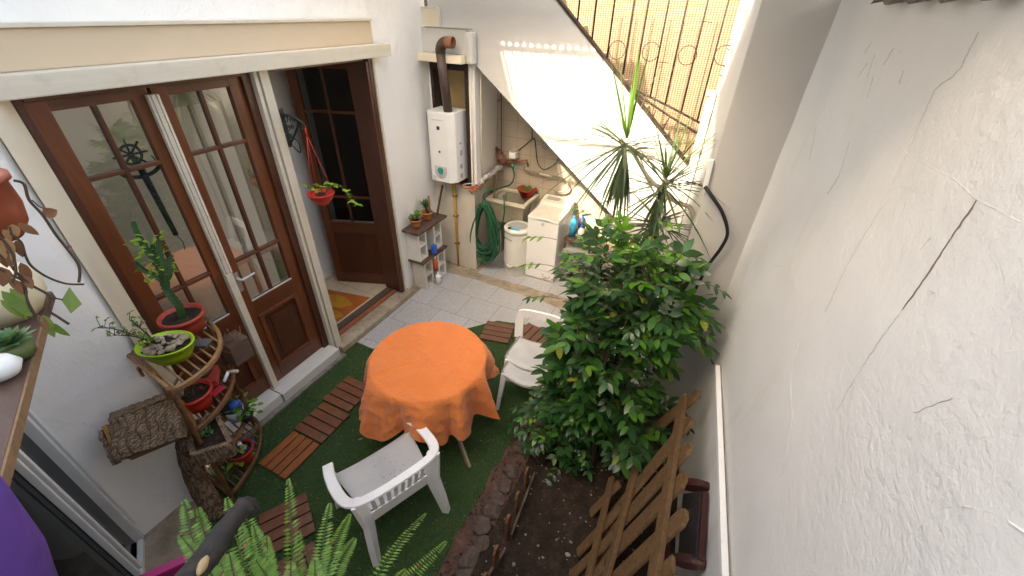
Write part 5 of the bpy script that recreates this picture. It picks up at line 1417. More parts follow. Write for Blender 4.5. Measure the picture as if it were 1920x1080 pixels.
for c_, r_, n_ in blobs:
    for k in range(n_):
        v = Vector((random.gauss(0, 1), random.gauss(0, 1), random.gauss(0, 1))).normalized() * (U(.35, 1) ** .6)
        p = Vector((c_[0] + v.x * r_[0], c_[1] + v.y * r_[1], c_[2] + v.z * r_[2]))
        if p.z < .15 or p.x > wallx(p.y) - .05: continue
        out = Vector((p.x + .28, p.y - 2.25, (p.z - c_[2]) * .8 + .15)) + Vector((U(-.4, .4), U(-.4, .4), U(-.1, .3)))
        if p.y > 2.66: out.y = -abs(out.y)
        yg = p.z > 1.58 and random.random() < .5 or (p.z < .5 and p.x < -.5 and random.random() < .25)  # yellow-green, smaller leaflets, mostly near the top
        pinnate(my if yg else ml, p - out.normalized() * .08, out, U(.13, .24), random.choice((3, 4, 4, 5)), U(.075, .118) * (.72 if yg else 1) * (.75 if c_[2] < .5 else 1))
# a few outreaching sprays
for (px, py, yy_, dx, dy) in ((1290, 520, 2.45, 1, -.05), (1270, 590, 2.4, .9, -.3), (1045, 450, 2.45, -1, 0), (1040, 500, 2.4, -1, -.1), (1050, 560, 2.3, -1, -.2), (1130, 420, 2.5, -.3, .1), (1200, 415, 2.5, .4, .1), (1250, 470, 2.5, .8, .2), (1225, 735, 2.35, .8, -.2), (1235, 770, 2.3, .9, -.1), (1010, 800, 2.0, -.8, -.3), (1010, 850, 1.95, -.9, -.3), (1020, 770, 2.05, -.9, -.2), (1060, 860, 1.95, -.2, -.8)):
    p = PY(px, py, yy_); out = Vector((dx, dy, .15))
    pinnate(my if py < 520 else ml, p, out, .22, 4, .065)
ml.build('foliage', BUSHL, bush, fix=False); my.build('yellow_green_foliage', BUSHL2, bush, fix=False); ms.build('stems', STEMB, bush)
tag(MB().lathe([(.001, 0), (.02, 0), (.02, .03), (.001, .03)], PY(1256, 527, 2.5), 10).build('teal_clip', TEAL, loc=PY(1256, 527, 2.5)), 'tiny teal clip caught among the right hand bush leaves', 'clip')

# ---------------- dracaena
dr = thing('dracaena_tree', 'tall spiky dracaena with pale bent stem rising behind the bush', 'plant', (-.15, 3.0, 0))
random.seed(9)
c1 = PY(1175, 262, 2.95); c2 = PY(1248, 335, 3.05); c3 = PY(1235, 408, 3.0)
md = MB(); mh = MB(); mt_ = MB()
def crown(c, L, nu, nh, axis, spread=1.0, front=False):
    for k in range(nu):
        a_ = U(0, 6.28); e_ = U(.05, 1.1) * spread
        d = (axis * math.cos(e_) + Vector((math.cos(a_), math.sin(a_), 0)) * math.sin(e_)).normalized()
        blade(md, c + d * .01, d, L * U(.75, 1.1), .020, U(.1, .45))
    for k in range(nh):
        a_ = U(0, 6.28); d = (Vector((math.cos(a_), math.sin(a_), U(-.4, .35)))).normalized()
        blade(mh, c + Vector((0, 0, -.02 - U(0, .06))), d, L * U(.95, 1.35), .018, U(.05, .6))
    for k in range(nh // 2):
        a_ = U(0, 6.28); d = (Vector((math.cos(a_) * .4, math.sin(a_) * .4, -1))).normalized()
        blade(mh, c + Vector((0, 0, -.04 - U(0, .08))), d, L * U(.7, 1.05), .022, .8)
crown(c1, .60, 14, 60, Vector((-.05, -.1, 1)).normalized(), .9)
crown(c2, .50, 13, 40, Vector((.1, 0, 1)).normalized(), .6)
crown(c3, .36, 6, 46, Vector((.1, 0, 1)).normalized(), 1.0)
mt_.tube(spline([Vector((.0, 2.93, .0)), Vector((.02, 2.93, .9)), PY(1300, 418, 3.0), PY(1262, 375, 3.0), PY(1215, 332, 2.96), PY(1180, 272, 2.95)], 6), [.02] * 12 + [.017 - .0003 * k for k in range(19)], 8)
mt_.tube(spline([Vector((-.16, 3.1, .0)), Vector((-.18, 3.08, 1.0)), c3, c2 + Vector((0, 0, -.12)), c2], 6), .016, 8)
mt_.build('trunk', STEMP, dr)
md.build('upright_leaves', DRACL, dr, fix=False); mh.build('drooping_leaves', DRACD, dr, fix=False)

# ---------------- hanging basket by the post
hkb = thing('wall_bracket', 'ornate dark green iron bracket screwed to the cream door post', 'bracket', tuple(PX(515, 235, -2.86)))
BX = -2.86
tp_ = PX(492, 212, BX); bt_ = PX(513, 278, BX)
by = 2.147
tp_ = Vector((BX, by, 2.33)); bt_ = Vector((BX, by, 2.10)); tip = Vector((-2.68, by + .02, 2.25))
mb = MB(); mb.beam(tp_ + Vector((0, 0, .02)), bt_ - Vector((0, 0, .02)), .03, .012, up=(1, 0, 0), bev=.003)
mb.tube(spline([tp_ - Vector((0, 0, .02)), Vector((-2.77, by, 2.31)), Vector((-2.70, by, 2.29)), tip, Vector((-2.70, by, 2.22))], 5), .009, 7)
mb.tube(spline([bt_, Vector((-2.80, by, 2.16)), Vector((-2.73, by, 2.24)), Vector((-2.71, by, 2.29))], 5), .008, 7); mb.build('bracket_arm', GREENI, hkb)
mb = MB()
for (x_, z_, r_) in ((-2.83, 2.285, .028), (-2.83, 2.22, .024), (-2.775, 2.28, .022), (-2.83, 2.165, .018), (-2.785, 2.235, .018), (-2.735, 2.285, .014)):
    mb.tube([Vector((x_ + r_ * (1 - k / 26) * math.cos(k * .6), by, z_ + r_ * (1 - k / 26) * math.sin(k * .6))) for k in range(18)], .0035, 5)
mb.tube(spline([bt_ + Vector((0, .02, .05)), bt_ + Vector((.06, .03, .02)), bt_ + Vector((.05, .03, -.06)), bt_ + Vector((0, .02, -.02))], 5), .005, 5)
mb.build('scrollwork', GREENI, hkb)
hp = thing('hanging_basket', 'red hanging pot on red cords under the green bracket, with trailing plant', 'hanging pot', (tip.x, by + .02, 1.62))
pc = Vector((tip.x, by + .02, 1.655))
mb = MB(); mb.lathe([(.001, 0), (.04, .0), (.085, .05), (.095, .085), (.102, .085), (.10, .095), (.09, .09), (.001, .075)], pc, 30); mb.build('pot', REDP, hp)
mb = MB(); mb.lathe([(.001, .084), (.085, .08)], pc, 16); mb.jitter(.006, 40); mb.build('potting_soil', POTSOIL, hp)
mb = MB()
for k in range(3):
    a_ = k * 2.09 + .6; mb.tube([pc + Vector((.097 * math.cos(a_), .097 * math.sin(a_), .085)), tip + Vector((.0, 0, -.06))], .0022, 5)
mb.tube([tip + Vector((0, 0, -.07)), tip + Vector((0, 0, .0)), tip + Vector((-.02, 0, .01))], .008, 6); mb.build('cord', REDP, hp)
ml = MB(); ms = MB(); random.seed(4)
for k in range(9):
    a_ = U(0, 6.28); e = pc + Vector((.05 * math.cos(a_), .05 * math.sin(a_), .10)); e2 = e + Vector((.04 * math.cos(a_), .04 * math.sin(a_), U(.03, .09))); ms.tube([e, e2], .003, 5)
    for q in range(2): leaf(ml, e2, Vector((U(-1, 1), U(-1, 1), .2)), Vector((0, 0, 1)), .05, .03)
tr = spline([pc + Vector((.03, .03, .10)), pc + Vector((.05, .11, .13)), pc + Vector((.07, .17, .07)), pc + Vector((.08, .2, -.02)), pc + Vector((.09, .26, -.08))], 5)
ms.tube(tr, .004, 5)
for p in tr[4:]: leaf(ml, p, Vector((U(-1, 1), U(-.3, 1), U(-.3, .3))), Vector((0, 0, 1)), .05, .032)
ms.build('stem', STEMG, hp); ml.build('foliage', LIMEL, hp, fix=False)

# ---------------- rattan corner stand
rk = thing('rattan_plant_stand', 'four tier quarter round rattan plant stand in the corner by the doors', 'plant stand', (-2.55, .8, 0))
ca_ = Vector((-2.70, .75, 0))   # corner post
pf_ = Vector((-2.38, .60, 0)); pbk = Vector((-2.78, 1.05, 0))
# quarter tiers: corner c, reach to front post, around the arc to the rear post
def tier(c, f, b, z, nsl, mat=RATTAN):
    c = Vector((c[0], c[1], z)); f = Vector((f[0], f[1], z)); b = Vector((b[0], b[1], z))
    u = f - c; v = b - c; arc = [c + u * math.cos(q * math.pi / 24) + v * math.sin(q * math.pi / 24) * 1.0 for q in range(13)]
    mb = MB(); mb.tube(arc, .012, 7); mb.tube([p + Vector((0, 0, -.018)) for p in arc], .009, 7); mb.tube([c, f], .012, 7); mb.tube([c, b], .012, 7)
    mb.build('tier_rim', mat, rk)
    mb = MB()
    for k in range(nsl):
        t_ = (k + .5) / nsl; a_ = c + v * t_ ; e_ = a_ + u * math.sqrt(max(0, 1 - t_ * t_)) * .98
        mb.tube([a_ + Vector((0, 0, -.002)), e_ + Vector((0, 0, -.002))], .0065, 5)
    mb.build('tier_slats', mat, rk)
    mb = MB()
    for q in range(0, 36):
        t_ = q / 36 * 12; i_ = int(t_); p = arc[i_].lerp(arc[min(12, i_ + 1)], t_ - i_)
        mb.box(p + Vector((0, 0, -.009)), (.007, .007, .032))
    mb.build('binding', RATTANL, rk)
T1 = (PZ(238, 668, 1.25), PZ(322, 742, 1.25), PZ(393, 640, 1.25))
def T(z, k=1.0):
    # keeps every tier around the same vertical posts
    c = Vector((-2.77, .66)); f = Vector((-2.33, .585)); b = Vector((-2.60, 1.03))
    return c, f, b
T_top = (Vector((-2.78, .655)), Vector((-2.27, .60)), Vector((-2.66, 1.06)))
for z, nsl, tt in ((1.25, 9, T_top), (.86, 10, (Vector((-2.76, .66)), Vector((-2.33, .61)), Vector((-2.78, 1.10)))), (.50, 10, (Vector((-2.74, .66)), Vector((-2.36, .61)), Vector((-2.80, 1.10)))), (.12, 12, (Vector((-2.78, .62)), Vector((-2.40, .60)), Vector((-2.86, 1.12))))):
    tier(tt[0], tt[1], tt[2], z, nsl, RATTANL if z > 1.1 else RATTAN)
mb = MB()
def knotty(a, b, r=.013):
    n_ = 16; a = Vector(a); b = Vector(b); mb.tube([a.lerp(b, k / n_) for k in range(n_ + 1)], [r * (1.25 if k % 4 == 0 else 1) for k in range(n_ + 1)], 7)
knotty((-2.40, .60, 0), (-2.27, .60, 1.27)); knotty((-2.78, .64, 0), (-2.78, .655, 1.27)); knotty((-2.86, 1.10, 0), (-2.68, 1.06, 1.27))
mb.build('post', RATTAN, rk)
for z0_ in (.12, .50, .86):
    for p_ in ([(-2.38, .605, z0_ + .10), (-2.45, .63, z0_)], [(-2.37, .60, z0_ + .26), (-2.50, .65, z0_ + .36)], [(-2.37, .60, z0_ + .30), (-2.38, .72, z0_ + .37)], [(-2.78, .66, z0_ + .2), (-2.65, .63, z0_ + .36)]):
        MB().tube(p_, .008, 6).build('brace', RATTAN, rk)

# cactus pot on top tier
cp = Vector((-2.665, .945, 1.262))
cc = thing('potted_euphorbia', 'tall dark green cactus like euphorbia in a red pot on the top tier', 'potted plant', tuple(cp))
pot_parts(cc, cp, .112, .125, DREDP, .01, .78)
tp_ = PY(250, 415, .97)
b0 = cp + Vector((0, 0, .10))
me_ = MB(); ml = MB(); random.seed(12)
def eu(a, b, r, wob=.01):
    a = Vector(a); b = Vector(b); n_ = 22; prev = None; ax = (b - a).normalized(); u = ax.orthogonal().normalized(); v = ax.cross(u)
    for i in range(n_ + 1):
        t_ = i / n_; c = a.lerp(b, t_) + u * wob * math.sin(t_ * 6); rr = r * (.55 + .45 * math.sin(math.pi * min(1, .15 + t_ * .8))) * (1 + .22 * (i % 2))
        ring = []
        for k in range(6):
            q = k * math.pi / 3; r_ = rr * (1.05 if k % 2 == 0 else .3); ring.append(me_.bm.verts.new(c + (u * math.cos(q) + v * math.sin(q)) * r_))
        if prev:
            for k in range(6): me_.bm.faces.new((prev[k], prev[(k + 1) % 6], ring[(k + 1) % 6], ring[k]))
        prev = ring
    me_.bm.faces.new(prev)
def lerpt(t_, off=(0, 0, 0)): return b0.lerp(tp_, t_) + Vector(off)
eu(b0, lerpt(.45), .022); eu(lerpt(.33), lerpt(1.0), .017); eu(lerpt(.36), lerpt(.80, (.03, .06, 0)), .018)
eu(lerpt(.36), lerpt(.66, (-.02, -.07, 0)), .016); eu(lerpt(.40), lerpt(.62, (.02, .09, .0)), .016); eu(lerpt(.42), lerpt(.78, (-.0, .04, 0)), .017)
me_.build('stem', EUPH, cc)
for k in range(120):
    t_ = U(.42, .85); p = lerpt(t_, (U(-.03, .04), U(-.07, .09), U(-.02, .02))); leaf(ml, p, Vector((U(-1, 1), U(-1, 1), U(-.2, .8))), Vector((0, 0, 1)), U(.022, .042), .02, .1)
ml.build('foliage', LIMEL, cc, fix=False)
# green bowl
gb = Vector((-2.505, .755, 1.262))
go = thing('lime_bowl_planter', 'lime green oval bowl full of rocks with a thin twiggy plant, front of top tier', 'potted plant', tuple(gb))
mb = MB(); mb.lathe([(.001, 0), (.10, 0), (.135, .05), (.15, .10), (.157, .10), (.157, .108), (.145, .108), (.13, .085), (.001, .08)], gb, 36, sx=.95, sy=.72); bmesh.ops.rotate(mb.bm, verts=mb.bm.verts, cent=gb, matrix=Matrix.Rotation(.5, 3, 'Z')); mb.build('bowl', LIME, go)
mb = MB(); mb.lathe([(.001, .095), (.135, .088)], gb, 24, sx=.95, sy=.72); bmesh.ops.rotate(mb.bm, verts=mb.bm.verts, cent=gb, matrix=Matrix.Rotation(.5, 3, 'Z')); mb.jitter(.01, 30); mb.build('potting_soil', POTSOIL, go)
mb = MB(); random.seed(6)
for k in range(46):
    a_ = U(0, 6.28); r_ = U(0, 1) ** .5; v = Matrix.Rotation(.5, 3, 'Z') @ Vector((.115 * r_ * math.cos(a_), .085 * r_ * math.sin(a_), 0)); rock(mb, gb + v + Vector((0, 0, .10 + U(0, .012))), U(.010, .022))
mb.build('pebble', plastic('beige_rock', (.33, .27, .2), .85, .2, .4, .5), go)
ms = MB(); ml = MB()
root = gb + Vector((-.05, -.02, .10))
targets = [PY(188, 612, .56), PY(243, 600, .58), PY(262, 640, .62), PY(215, 628, .55), PY(275, 650, .66)]
for tgt in targets:
    P = spline([root, root.lerp(tgt, .5) + Vector((0, 0, .02)), tgt], 5); ms.tube(P, [.005 * (1 - .7 * i / len(P)) for i in range(len(P))], 5)
    for k in range(14):
        p = P[random.randrange(3, len(P))]; q = p + Vector((U(-.03, .03), U(-.03, .03), U(-.01, .04))); ms.tube([p, q], .0016, 4)
        for w_ in range(2): leaf(ml, q, Vector((U(-1, 1), U(-1, 1), U(-.3, 1))), Vector((0, 0, 1)), U(.014, .022), .014, .1)
ms.build('stem', STEMB, go); ml.build('foliage', VINEL, go, fix=False)
# grey slate piece + wood on top tier
mb = MB(); mb.box((-2.47, .90, 1.268), (.10, .07, .014), Matrix.Rotation(.5, 3, 'Z'), .003)
tag(mb.build('slate_piece', plastic('dark_slate', (.08, .075, .07), .6), loc=(-2.47, .90, 1.262)), 'flat dark slate piece lying on the top tier behind the lime bowl', 'slate')
# old wooden post stub behind stand
pstub = PZ(425, 700, .95)
wbx = thing('weathered_wood_block', 'weathered square wooden block with dry tangled roots behind the top tier', 'wood block', (-2.62, 1.16, .86))
mb = MB(); mb.bx(-2.70, -2.56, 1.06, 1.20, .88, 1.06, .01); mb.jitter(.01, 12); mb.build('block', OLDW, wbx)
mb = MB(); random.seed(2)
for k in range(14): p = Vector((-2.6, 1.08, 1.09)) + Vector((U(-.05, .05), U(-.05, .05), U(-.02, .05))); mb.tube(spline([p, p + Vector((U(-.05, .05), U(-.05, .05), U(-.05, .03))), p + Vector((U(-.08, .08), U(-.08, .08), U(-.1, .03)))], 3), .002, 4)
mb.build('dry_roots', DRYL, wbx)
# red pot tier 2
rp = Vector((-2.49, .74, .872)); rpt = thing('red_pot', 'bright red pot of dark soil and withered stems on the second tier', 'potted plant', tuple(rp))
pot_parts(rpt, rp, .10, .12, REDP, .008, .75)
mb = MB()
for k in range(12): p = rp + Vector((U(-.05, .05), U(-.05, .05), .10)); mb.tube([p, p + Vector((U(-.05, .05), U(-.05, .05), U(.0, .04)))], .003, 4)
mb.build('dry_stem', STEMB, rpt)
# small black pot behind it
bp = Vector((-2.62, .88, .872)); bpt = thing('dark_pot', 'small dark brown pot behind the bright red pot on the second tier', 'pot', tuple(bp)); pot_parts(bpt, bp, .05, .11, plastic('dark_brown_plastic', (.06, .035, .03), .5), .004)
# red tray + trowel
tr_ = Vector((-2.62, 1.03, .875))
trw = thing('red_hand_trowel', 'red hand trowel with white collar and pale wooden handle on the second tier', 'trowel', tuple(tr_))
mb = MB(); mb.box(PZ(407, 733, .90), (.05, .085, .012), Matrix.Rotation(.1, 3, 'Z'), .005); mb.build('blade', plastic('crimson_plastic', (.4, .02, .04), .4), trw)
h0 = PZ(428, 697, .95); h1 = PZ(446, 696, .95); mb = MB(); mb.tube([h0, h0.lerp(h1, .5), h1], [.008, .012, .011], 8); mb.build('handle', plastic('pale_handle', (.5, .42, .33), .5), trw)
mb = MB(); mb.tube([PZ(420, 716, .92), h0], .010, 8); mb.build('collar', WPLAST, trw)
rt = thing('brick_red_box', 'brick red trough with white end standing behind the red trowel', 'box', (-2.66, 1.06, .87))
mb = MB(); mb.box(PZ(398, 706, .93), (.07, .16, .05), Matrix.Rotation(.9, 3, 'Z'), .004); mb.build('box_body', DREDP, rt)
# tier-3 items
p3 = PZ(440, 770, .58)
bb = thing('water_bottle_cut', 'cut clear plastic container with blue cap and black rim on the third tier', 'container', (p3.x, p3.y, .51))
mb = MB(); mb.lathe([(.001, 0), (.055, 0), (.06, .09), (.056, .09), (.05, .01)], Vector((p3.x, p3.y, .512)), 24); mb.build('container_body', plastic('pale_grey_plastic', (.45, .48, .5), .3), bb)
mb = MB(); mb.lathe([(.001, .02), (.035, .0), (.04, .05), (.03, .07), (.001, .075)], Vector((p3.x, p3.y + .02, .58)), 16); mb.build('blue_cap', BLUEP, bb)
mb = MB(); mb.lathe([(.02, .0), (.05, .02), (.045, .03), (.001, .03)], Vector((p3.x - .03, p3.y - .03, .585)), 16); mb.build('black_lid', BLACKR, bb)
def leafy(name, label, c, n, L, W, mat, spread, potr=None, poth=.09, potmat=REDP):
    t = thing(name, label, 'potted plant', tuple(c)); c = Vector(c)
    if potr: pot_parts(t, c, potr, poth, potmat, .006)
    ml = MB(); ms = MB(); top = c + Vector((0, 0, poth if potr else 0))
    for k in range(n):
        a_ = U(0, 6.28); e = top + Vector((math.cos(a_) * U(.2, 1) * spread, math.sin(a_) * U(.2, 1) * spread, U(.02, spread * .9)))
        ms.tube(spline([top, top.lerp(e, .5) + Vector((0, 0, .02)), e], 3), .0025, 4)
        leaf(ml, e, Vector((math.cos(a_), math.sin(a_), U(-.3, .3))), Vector((0, 0, 1)), L * U(.7, 1.1), W * U(.8, 1.1), .12, .2)
    ms.build('stem', STEMG, t); ml.build('foliage', mat, t, fix=False); return t
random.seed(8)
p = PZ(462, 780, .55); leafy('trailing_plant', 'small green trailing plant spilling over the right side of the third tier', (p.x, p.y, .515), 16, .05, .032, BUSHL2, .12, .045, .07, plastic('black_pot', (.02, .02, .02), .5))
p = PZ(435, 818, .42); q = leafy('red_pot_plant', 'wide red pot with dry leaves and green shoots on the lowest tier', (p.x, p.y, .145), 10, .04, .022, LIMEL, .06, .085, .13, REDP)
p = PZ(450, 857, .17); leafy('young_green_plant', 'bright green broad leaved seedling on the lowest tier beside the white bottle', (p.x, p.y, .135), 11, .075, .042, LIMEL, .07, .03, .03, STEMB)
p = PZ(463, 858, .14)
wbt = thing('white_spray_bottle', 'white and grey plastic bottle standing on the lowest tier', 'bottle', (p.x, p.y, .135))
mb = MB(); mb.lathe([(.001, 0), (.028, 0), (.03, .10), (.022, .135), (.012, .145)], Vector((p.x, p.y, .135)), 16); mb.build('bottle_body', plastic('grey_white_plastic', (.55, .55, .56), .4), wbt)
mb = MB(); mb.lathe([(.015, .142), (.015, .18), (.001, .18)], Vector((p.x, p.y, .135)), 12); mb.build('cap', WPLAST, wbt)
mb = MB(); pr_ = PZ(462, 830, .30); mb.tube([pr_ + Vector((.05 * math.cos(k * .4), .05 * math.sin(k * .4), .02 * math.sin(k * .4))) for k in range(16)], .0035, 5, cap=False)
tag(mb.build('wire_loop', PURP, loc=pr_), 'thin purple wire loop hanging at the rim of the third tier', 'wire')
tag(MB().tube(spline([(pr_.x - .04, pr_.y - .02, .14), (pr_.x - .02, pr_.y - .06, .3), (pr_.x - .04, pr_.y - .1, .45)], 4), .004, 5).build('pale_stalk', LIMEL, loc=(pr_.x, pr_.y, .14)), 'long pale green stalk rising beside the dark red pot', 'stalk')

# ---------------- bark boxes on a stump
sp_ = thing('bark_stump', 'dark leaning tree stump carrying the bark planters in the corner', 'stump', (-2.45, .52, 0))
mb = MB(); P = spline([Vector((-2.46, .50, 0)), Vector((-2.50, .52, .3)), Vector((-2.46, .55, .62)), Vector((-2.42, .58, .78))], 8)
mb.tube(P, [.07 - .001 * k for k in range(len(P))], 16)
for v in mb.bm.verts: v.co += noise.noise_vector(v.co * Vector((14, 14, 4)).x) * .008
mb.build('trunk', BARK, sp_)
def barkslab(mb, a, b, w, t, up, seed=0, nx=36, ny=14, amp=.012):
    """slab with furrowed outer face"""
    a = Vector(a); b = Vector(b); d = (b - a); L = d.length; d.normalize(); side = d.cross(Vector(up)).normalized(); u = side.cross(d).normalized()
    top = []; bot = []
    for i in range(nx + 1):
        rt_, rb_ = [], []
        for j in range(ny + 1):
            s_ = (i / nx) * L; q = (j / ny - .5) * w
            f = abs(math.sin((s_ * 75 + 3.5 * noise.noise(Vector((s_ * 6, q * 9, seed)))) )) ** .4
            hgt = amp * f + .008 * noise.noise(Vector((s_ * 30, q * 30, seed)))
            edge_ = noise.noise(Vector((s_ * 14, j, seed))) * .008 if j in (0, ny) else 0
            p = a + d * s_ + side * (q + edge_)
            rt_.append(mb.bm.verts.new(p + u * (t / 2 + hgt))); rb_.append(mb.bm.verts.new(p - u * t / 2))
        top.append(rt_); bot.append(rb_)
    for i in range(nx):
        for j in range(ny):
            f = mb.bm.faces.new((top[i][j], top[i + 1][j], top[i + 1][j + 1], top[i][j + 1])); f.smooth = True
            mb.bm.faces.new((bot[i][j], bot[i][j + 1], bot[i + 1][j + 1], bot[i + 1][j]))
        mb.bm.faces.new((top[i][0], bot[i][0], bot[i + 1][0], top[i + 1][0])); mb.bm.faces.new((top[i][ny], top[i + 1][ny], bot[i + 1][ny], bot[i][ny]))
    for j in range(ny):
        mb.bm.faces.new((top[0][j], top[0][j + 1], bot[0][j + 1], bot[0][j])); mb.bm.faces.new((top[nx][j], bot[nx][j], bot[nx][j + 1], top[nx][j + 1]))
big = thing('bark_birdhouse', 'large bark covered wooden box with furrowed sloping face on the stump', 'bark box', (-2.4, .47, .9))
q00 = PZ(200, 795, 1.02); q10 = PZ(335, 742, 1.06); q11 = PZ(352, 822, .92); q01 = PZ(228, 858, .88)
mb = MB(); barkslab(mb, (q00 + q01) / 2, (q10 + q11) / 2, ((q00 - q01).length + (q10 - q11).length) / 2, .02, ((q10 - q00).cross(q11 - q10)) * (-1 if (q10 - q00).cross(q11 - q10).z < 0 else 1), 3, 90, 24, .02); mb.build('bark_face', BARK, big)
mb = MB(); dn = Vector((-.05, .03, -.13))
mb.prism([q00 + Vector((0, 0, -.03)), q10 + Vector((0, 0, -.03)), q10 + dn, q00 + dn], (q01 - q00) * .9); mb.build('box_core', woodmat('orange_cut_wood', (.32, .15, .05), (.22, .1, .04), (4, 4, 4), .6, .3, .2, 8), big)
mb = MB(); u_ = (q10 - q00).normalized()
mb.beam(q00 - u_ * .01 + Vector((0, 0, -.005)), q01 - u_ * .01 + Vector((0, 0, -.01)), .022, .03); mb.build('edge_strip', woodmat('amber_wood', (.38, .18, .06), (.26, .12, .04), (4, 4, 4), .5, .3, .2, 8), big)
mb = MB(); barkslab(mb, q00 + Vector((-.02, .03, .0)), q10 + Vector((-.01, .03, .0)), .06, .02, Vector((0, 0, 1)), 8, 40, 5, .01); barkslab(mb, q00 - u_ * .03 + Vector((0, 0, -.03)), q01 - u_ * .03 + Vector((0, 0, -.03)), .05, .015, -u_, 9, 24, 5, .008); mb.build('bark_edge', BARK, big)
sm = thing('bark_planter', 'small square bark planter with succulents beside the large bark box', 'planter', (-2.3, .62, .7))
a0 = PZ(352, 800, .80); a1 = PZ(403, 775, .80); a2 = PZ(430, 830, .78); a3 = PZ(362, 850, .78)
mb = MB(); 
for (s_, e_) in ((a0, a1), (a1, a2), (a2, a3), (a3, a0)):
    o_ = (e_ - s_).cross(Vector((0, 0, 1))).normalized(); cen = (a0 + a1 + a2 + a3) / 4
    if o_.dot((s_ + e_) / 2 - cen) < 0: o_ = -o_
    barkslab(mb, s_ + Vector((0, 0, -.055)), e_ + Vector((0, 0, -.055)), .12, .018, o_, 4, 24, 10, .008)
mb.build('bark_side', BARK, sm)
mb = MB(); mb.face([a0 + Vector((0, 0, -.03)), a1 + Vector((0, 0, -.03)), a2 + Vector((0, 0, -.03)), a3 + Vector((0, 0, -.03))]); bmesh.ops.subdivide_edges(mb.bm, edges=list(mb.bm.edges), cuts=6, use_grid_fill=True); mb.jitter(.01, 30); mb.build('potting_soil', POTSOIL, sm)
mb = MB(); cen = (a0 + a1 + a2 + a3) / 4; random.seed(3)
for k in range(60):
    cc_ = cen.lerp(a0.lerp(a1, .3), U(.1, .8)) + Vector((U(-.03, .03), U(-.03, .03), -.02))
    for w_ in range(4): leaf(mb, cc_, Vector((U(-1, 1), U(-1, 1), U(.2, 1))), Vector((0, 0, 1)), U(.012, .022), .012, .2)
mb.build('succulents', SUCC, sm, fix=False)

# ---------------- foreground shelf and its things
ZS = 2.2
sc = [PZ(97, 545, ZS), PZ(75, 612, ZS), PZ(5, 872, ZS)]
fdir = (sc[2] - sc[1]).normalized(); back = Vector((fdir.y, -fdir.x, 0)); back = back if back.x < 0 else -back
shf = thing('balcony_shelf', 'brown weathered wooden shelf jutting in at the left edge of the view', 'shelf', tuple(sc[1]))
far = sc[1] - fdir * .0; near = sc[2] + fdir * .35
mb = MB(); mb.prism([sc[0], sc[1], near, near + back * .9, sc[0] + Vector((-.6, -.42, 0))], (0, 0, -.028))
bmesh.ops.bevel(mb.bm, geom=list(mb.bm.edges), offset=.003, segments=1, affect='EDGES'); mb.build('board', SHELF, shf)
mb = MB(); mb.beam(far + Vector((0, 0, -.014)) + back * -.002, near + Vector((0, 0, -.014)), .006, .026); mb.build('worn_edge', woodmat('worn_edge_wood', (.33, .2, .11), (.2, .12, .07), (3, 3, 3), .7, .2, .3, 12), shf)
pc_ = PZ(-6, 552, 2.28)
t = thing('cream_pot', 'pale cream rounded pot on the shelf behind the trailing vine', 'pot', tuple(pc_)); mb = MB(); mb.lathe([(.001, -.08), (.07, -.08), (.10, -.03), (.105, .02), (.09, .05), (.07, .055), (.001, .04)], pc_ + Vector((-.02, 0, -.0)), 30); mb.build('pot', CREAMP, t)
pe = PZ(10, 662, 2.22)
t = thing('shelf_succulent', 'blue green rosette succulent with white flecked leaves on the brown shelf', 'succulent', tuple(pe)); mb = MB(); random.seed(14)
for ring in range(5):
    for k in range(10):
        a_ = k * .628 + ring * .3; leaf(mb, pe + Vector((.02, .02, .03)), Vector((math.cos(a_), math.sin(a_), .15 + ring * .35)), Vector((0, 0, 1)), .055 - ring * .007, .018, .3, -.1)
mb.build('rosette', SUCC, t, fix=False)
mb = MB(); mb.lathe([(.001, 0), (.04, 0), (.05, .04), (.001, .035)], pe + Vector((.01, .01, -.015)), 20); mb.build('pot', plastic('olive_pot', (.1, .14, .04), .5), t)
pe = PZ(-2, 690, 2.23); mb = MB(); mb.lathe([(.001, -.03), (.03, -.022), (.042, 0), (.03, .022), (.001, .03)], pe, 24)
tag(mb.build('white_round_pot', STONEW, loc=pe), 'small white round pot on the shelf at the left edge', 'pot')

# brown hanging pot
bpc = PD(-52, 385, 1.72)
t = thing('brown_hanging_pot', 'red brown hanging pot at the left edge with withered trailing vine', 'hanging pot', tuple(bpc))
mb = MB(); mb.lathe([(.001, -.095), (.05, -.095), (.075, -.06), (.085, -.01), (.083, .05), (.094, .052), (.094, .066), (.08, .066), (.078, .03), (.001, .025)], bpc, 40); mb.build('pot', BRPOT, t)
mb = MB(); mb.lathe([(.001, .03), (.075, .03)], bpc, 16); mb.jitter(.006, 40); mb.build('potting_soil', POTSOIL, t)
mb = MB()
for k in range(3):
    a_ = k * 2.09 + 2.4; mb.tube([bpc + Vector((.09 * math.cos(a_), .09 * math.sin(a_), .06)), bpc + Vector((-.1, -.03, .5))], .003, 5)
mb.build('cord', BRPOT, t)
vn = thing('withered_vine', 'half dry trailing vine hanging below the red brown pot', 'vine', tuple(bpc))
ms = MB(); ml = MB(); mv = MB(); random.seed(31)
D0 = 1.62
v1 = [PD(*p, D0) for p in ((25, 338), (45, 345), (55, 375), (80, 403), (105, 440), (125, 465), (145, 492), (150, 510), (148, 530))]
v2 = [PD(*p, D0) for p in ((18, 425), (22, 440), (40, 455), (48, 480), (60, 500), (90, 520), (125, 532), (158, 533))]
v3 = [PD(*p, D0) for p in ((-5, 470), (15, 490), (35, 515), (60, 535), (92, 555), (90, 580), (110, 595), (130, 608))]
v4 = [PD(*p, D0) for p in ((-10, 500), (20, 515), (45, 530), (50, 560), (65, 590), (78, 605))]
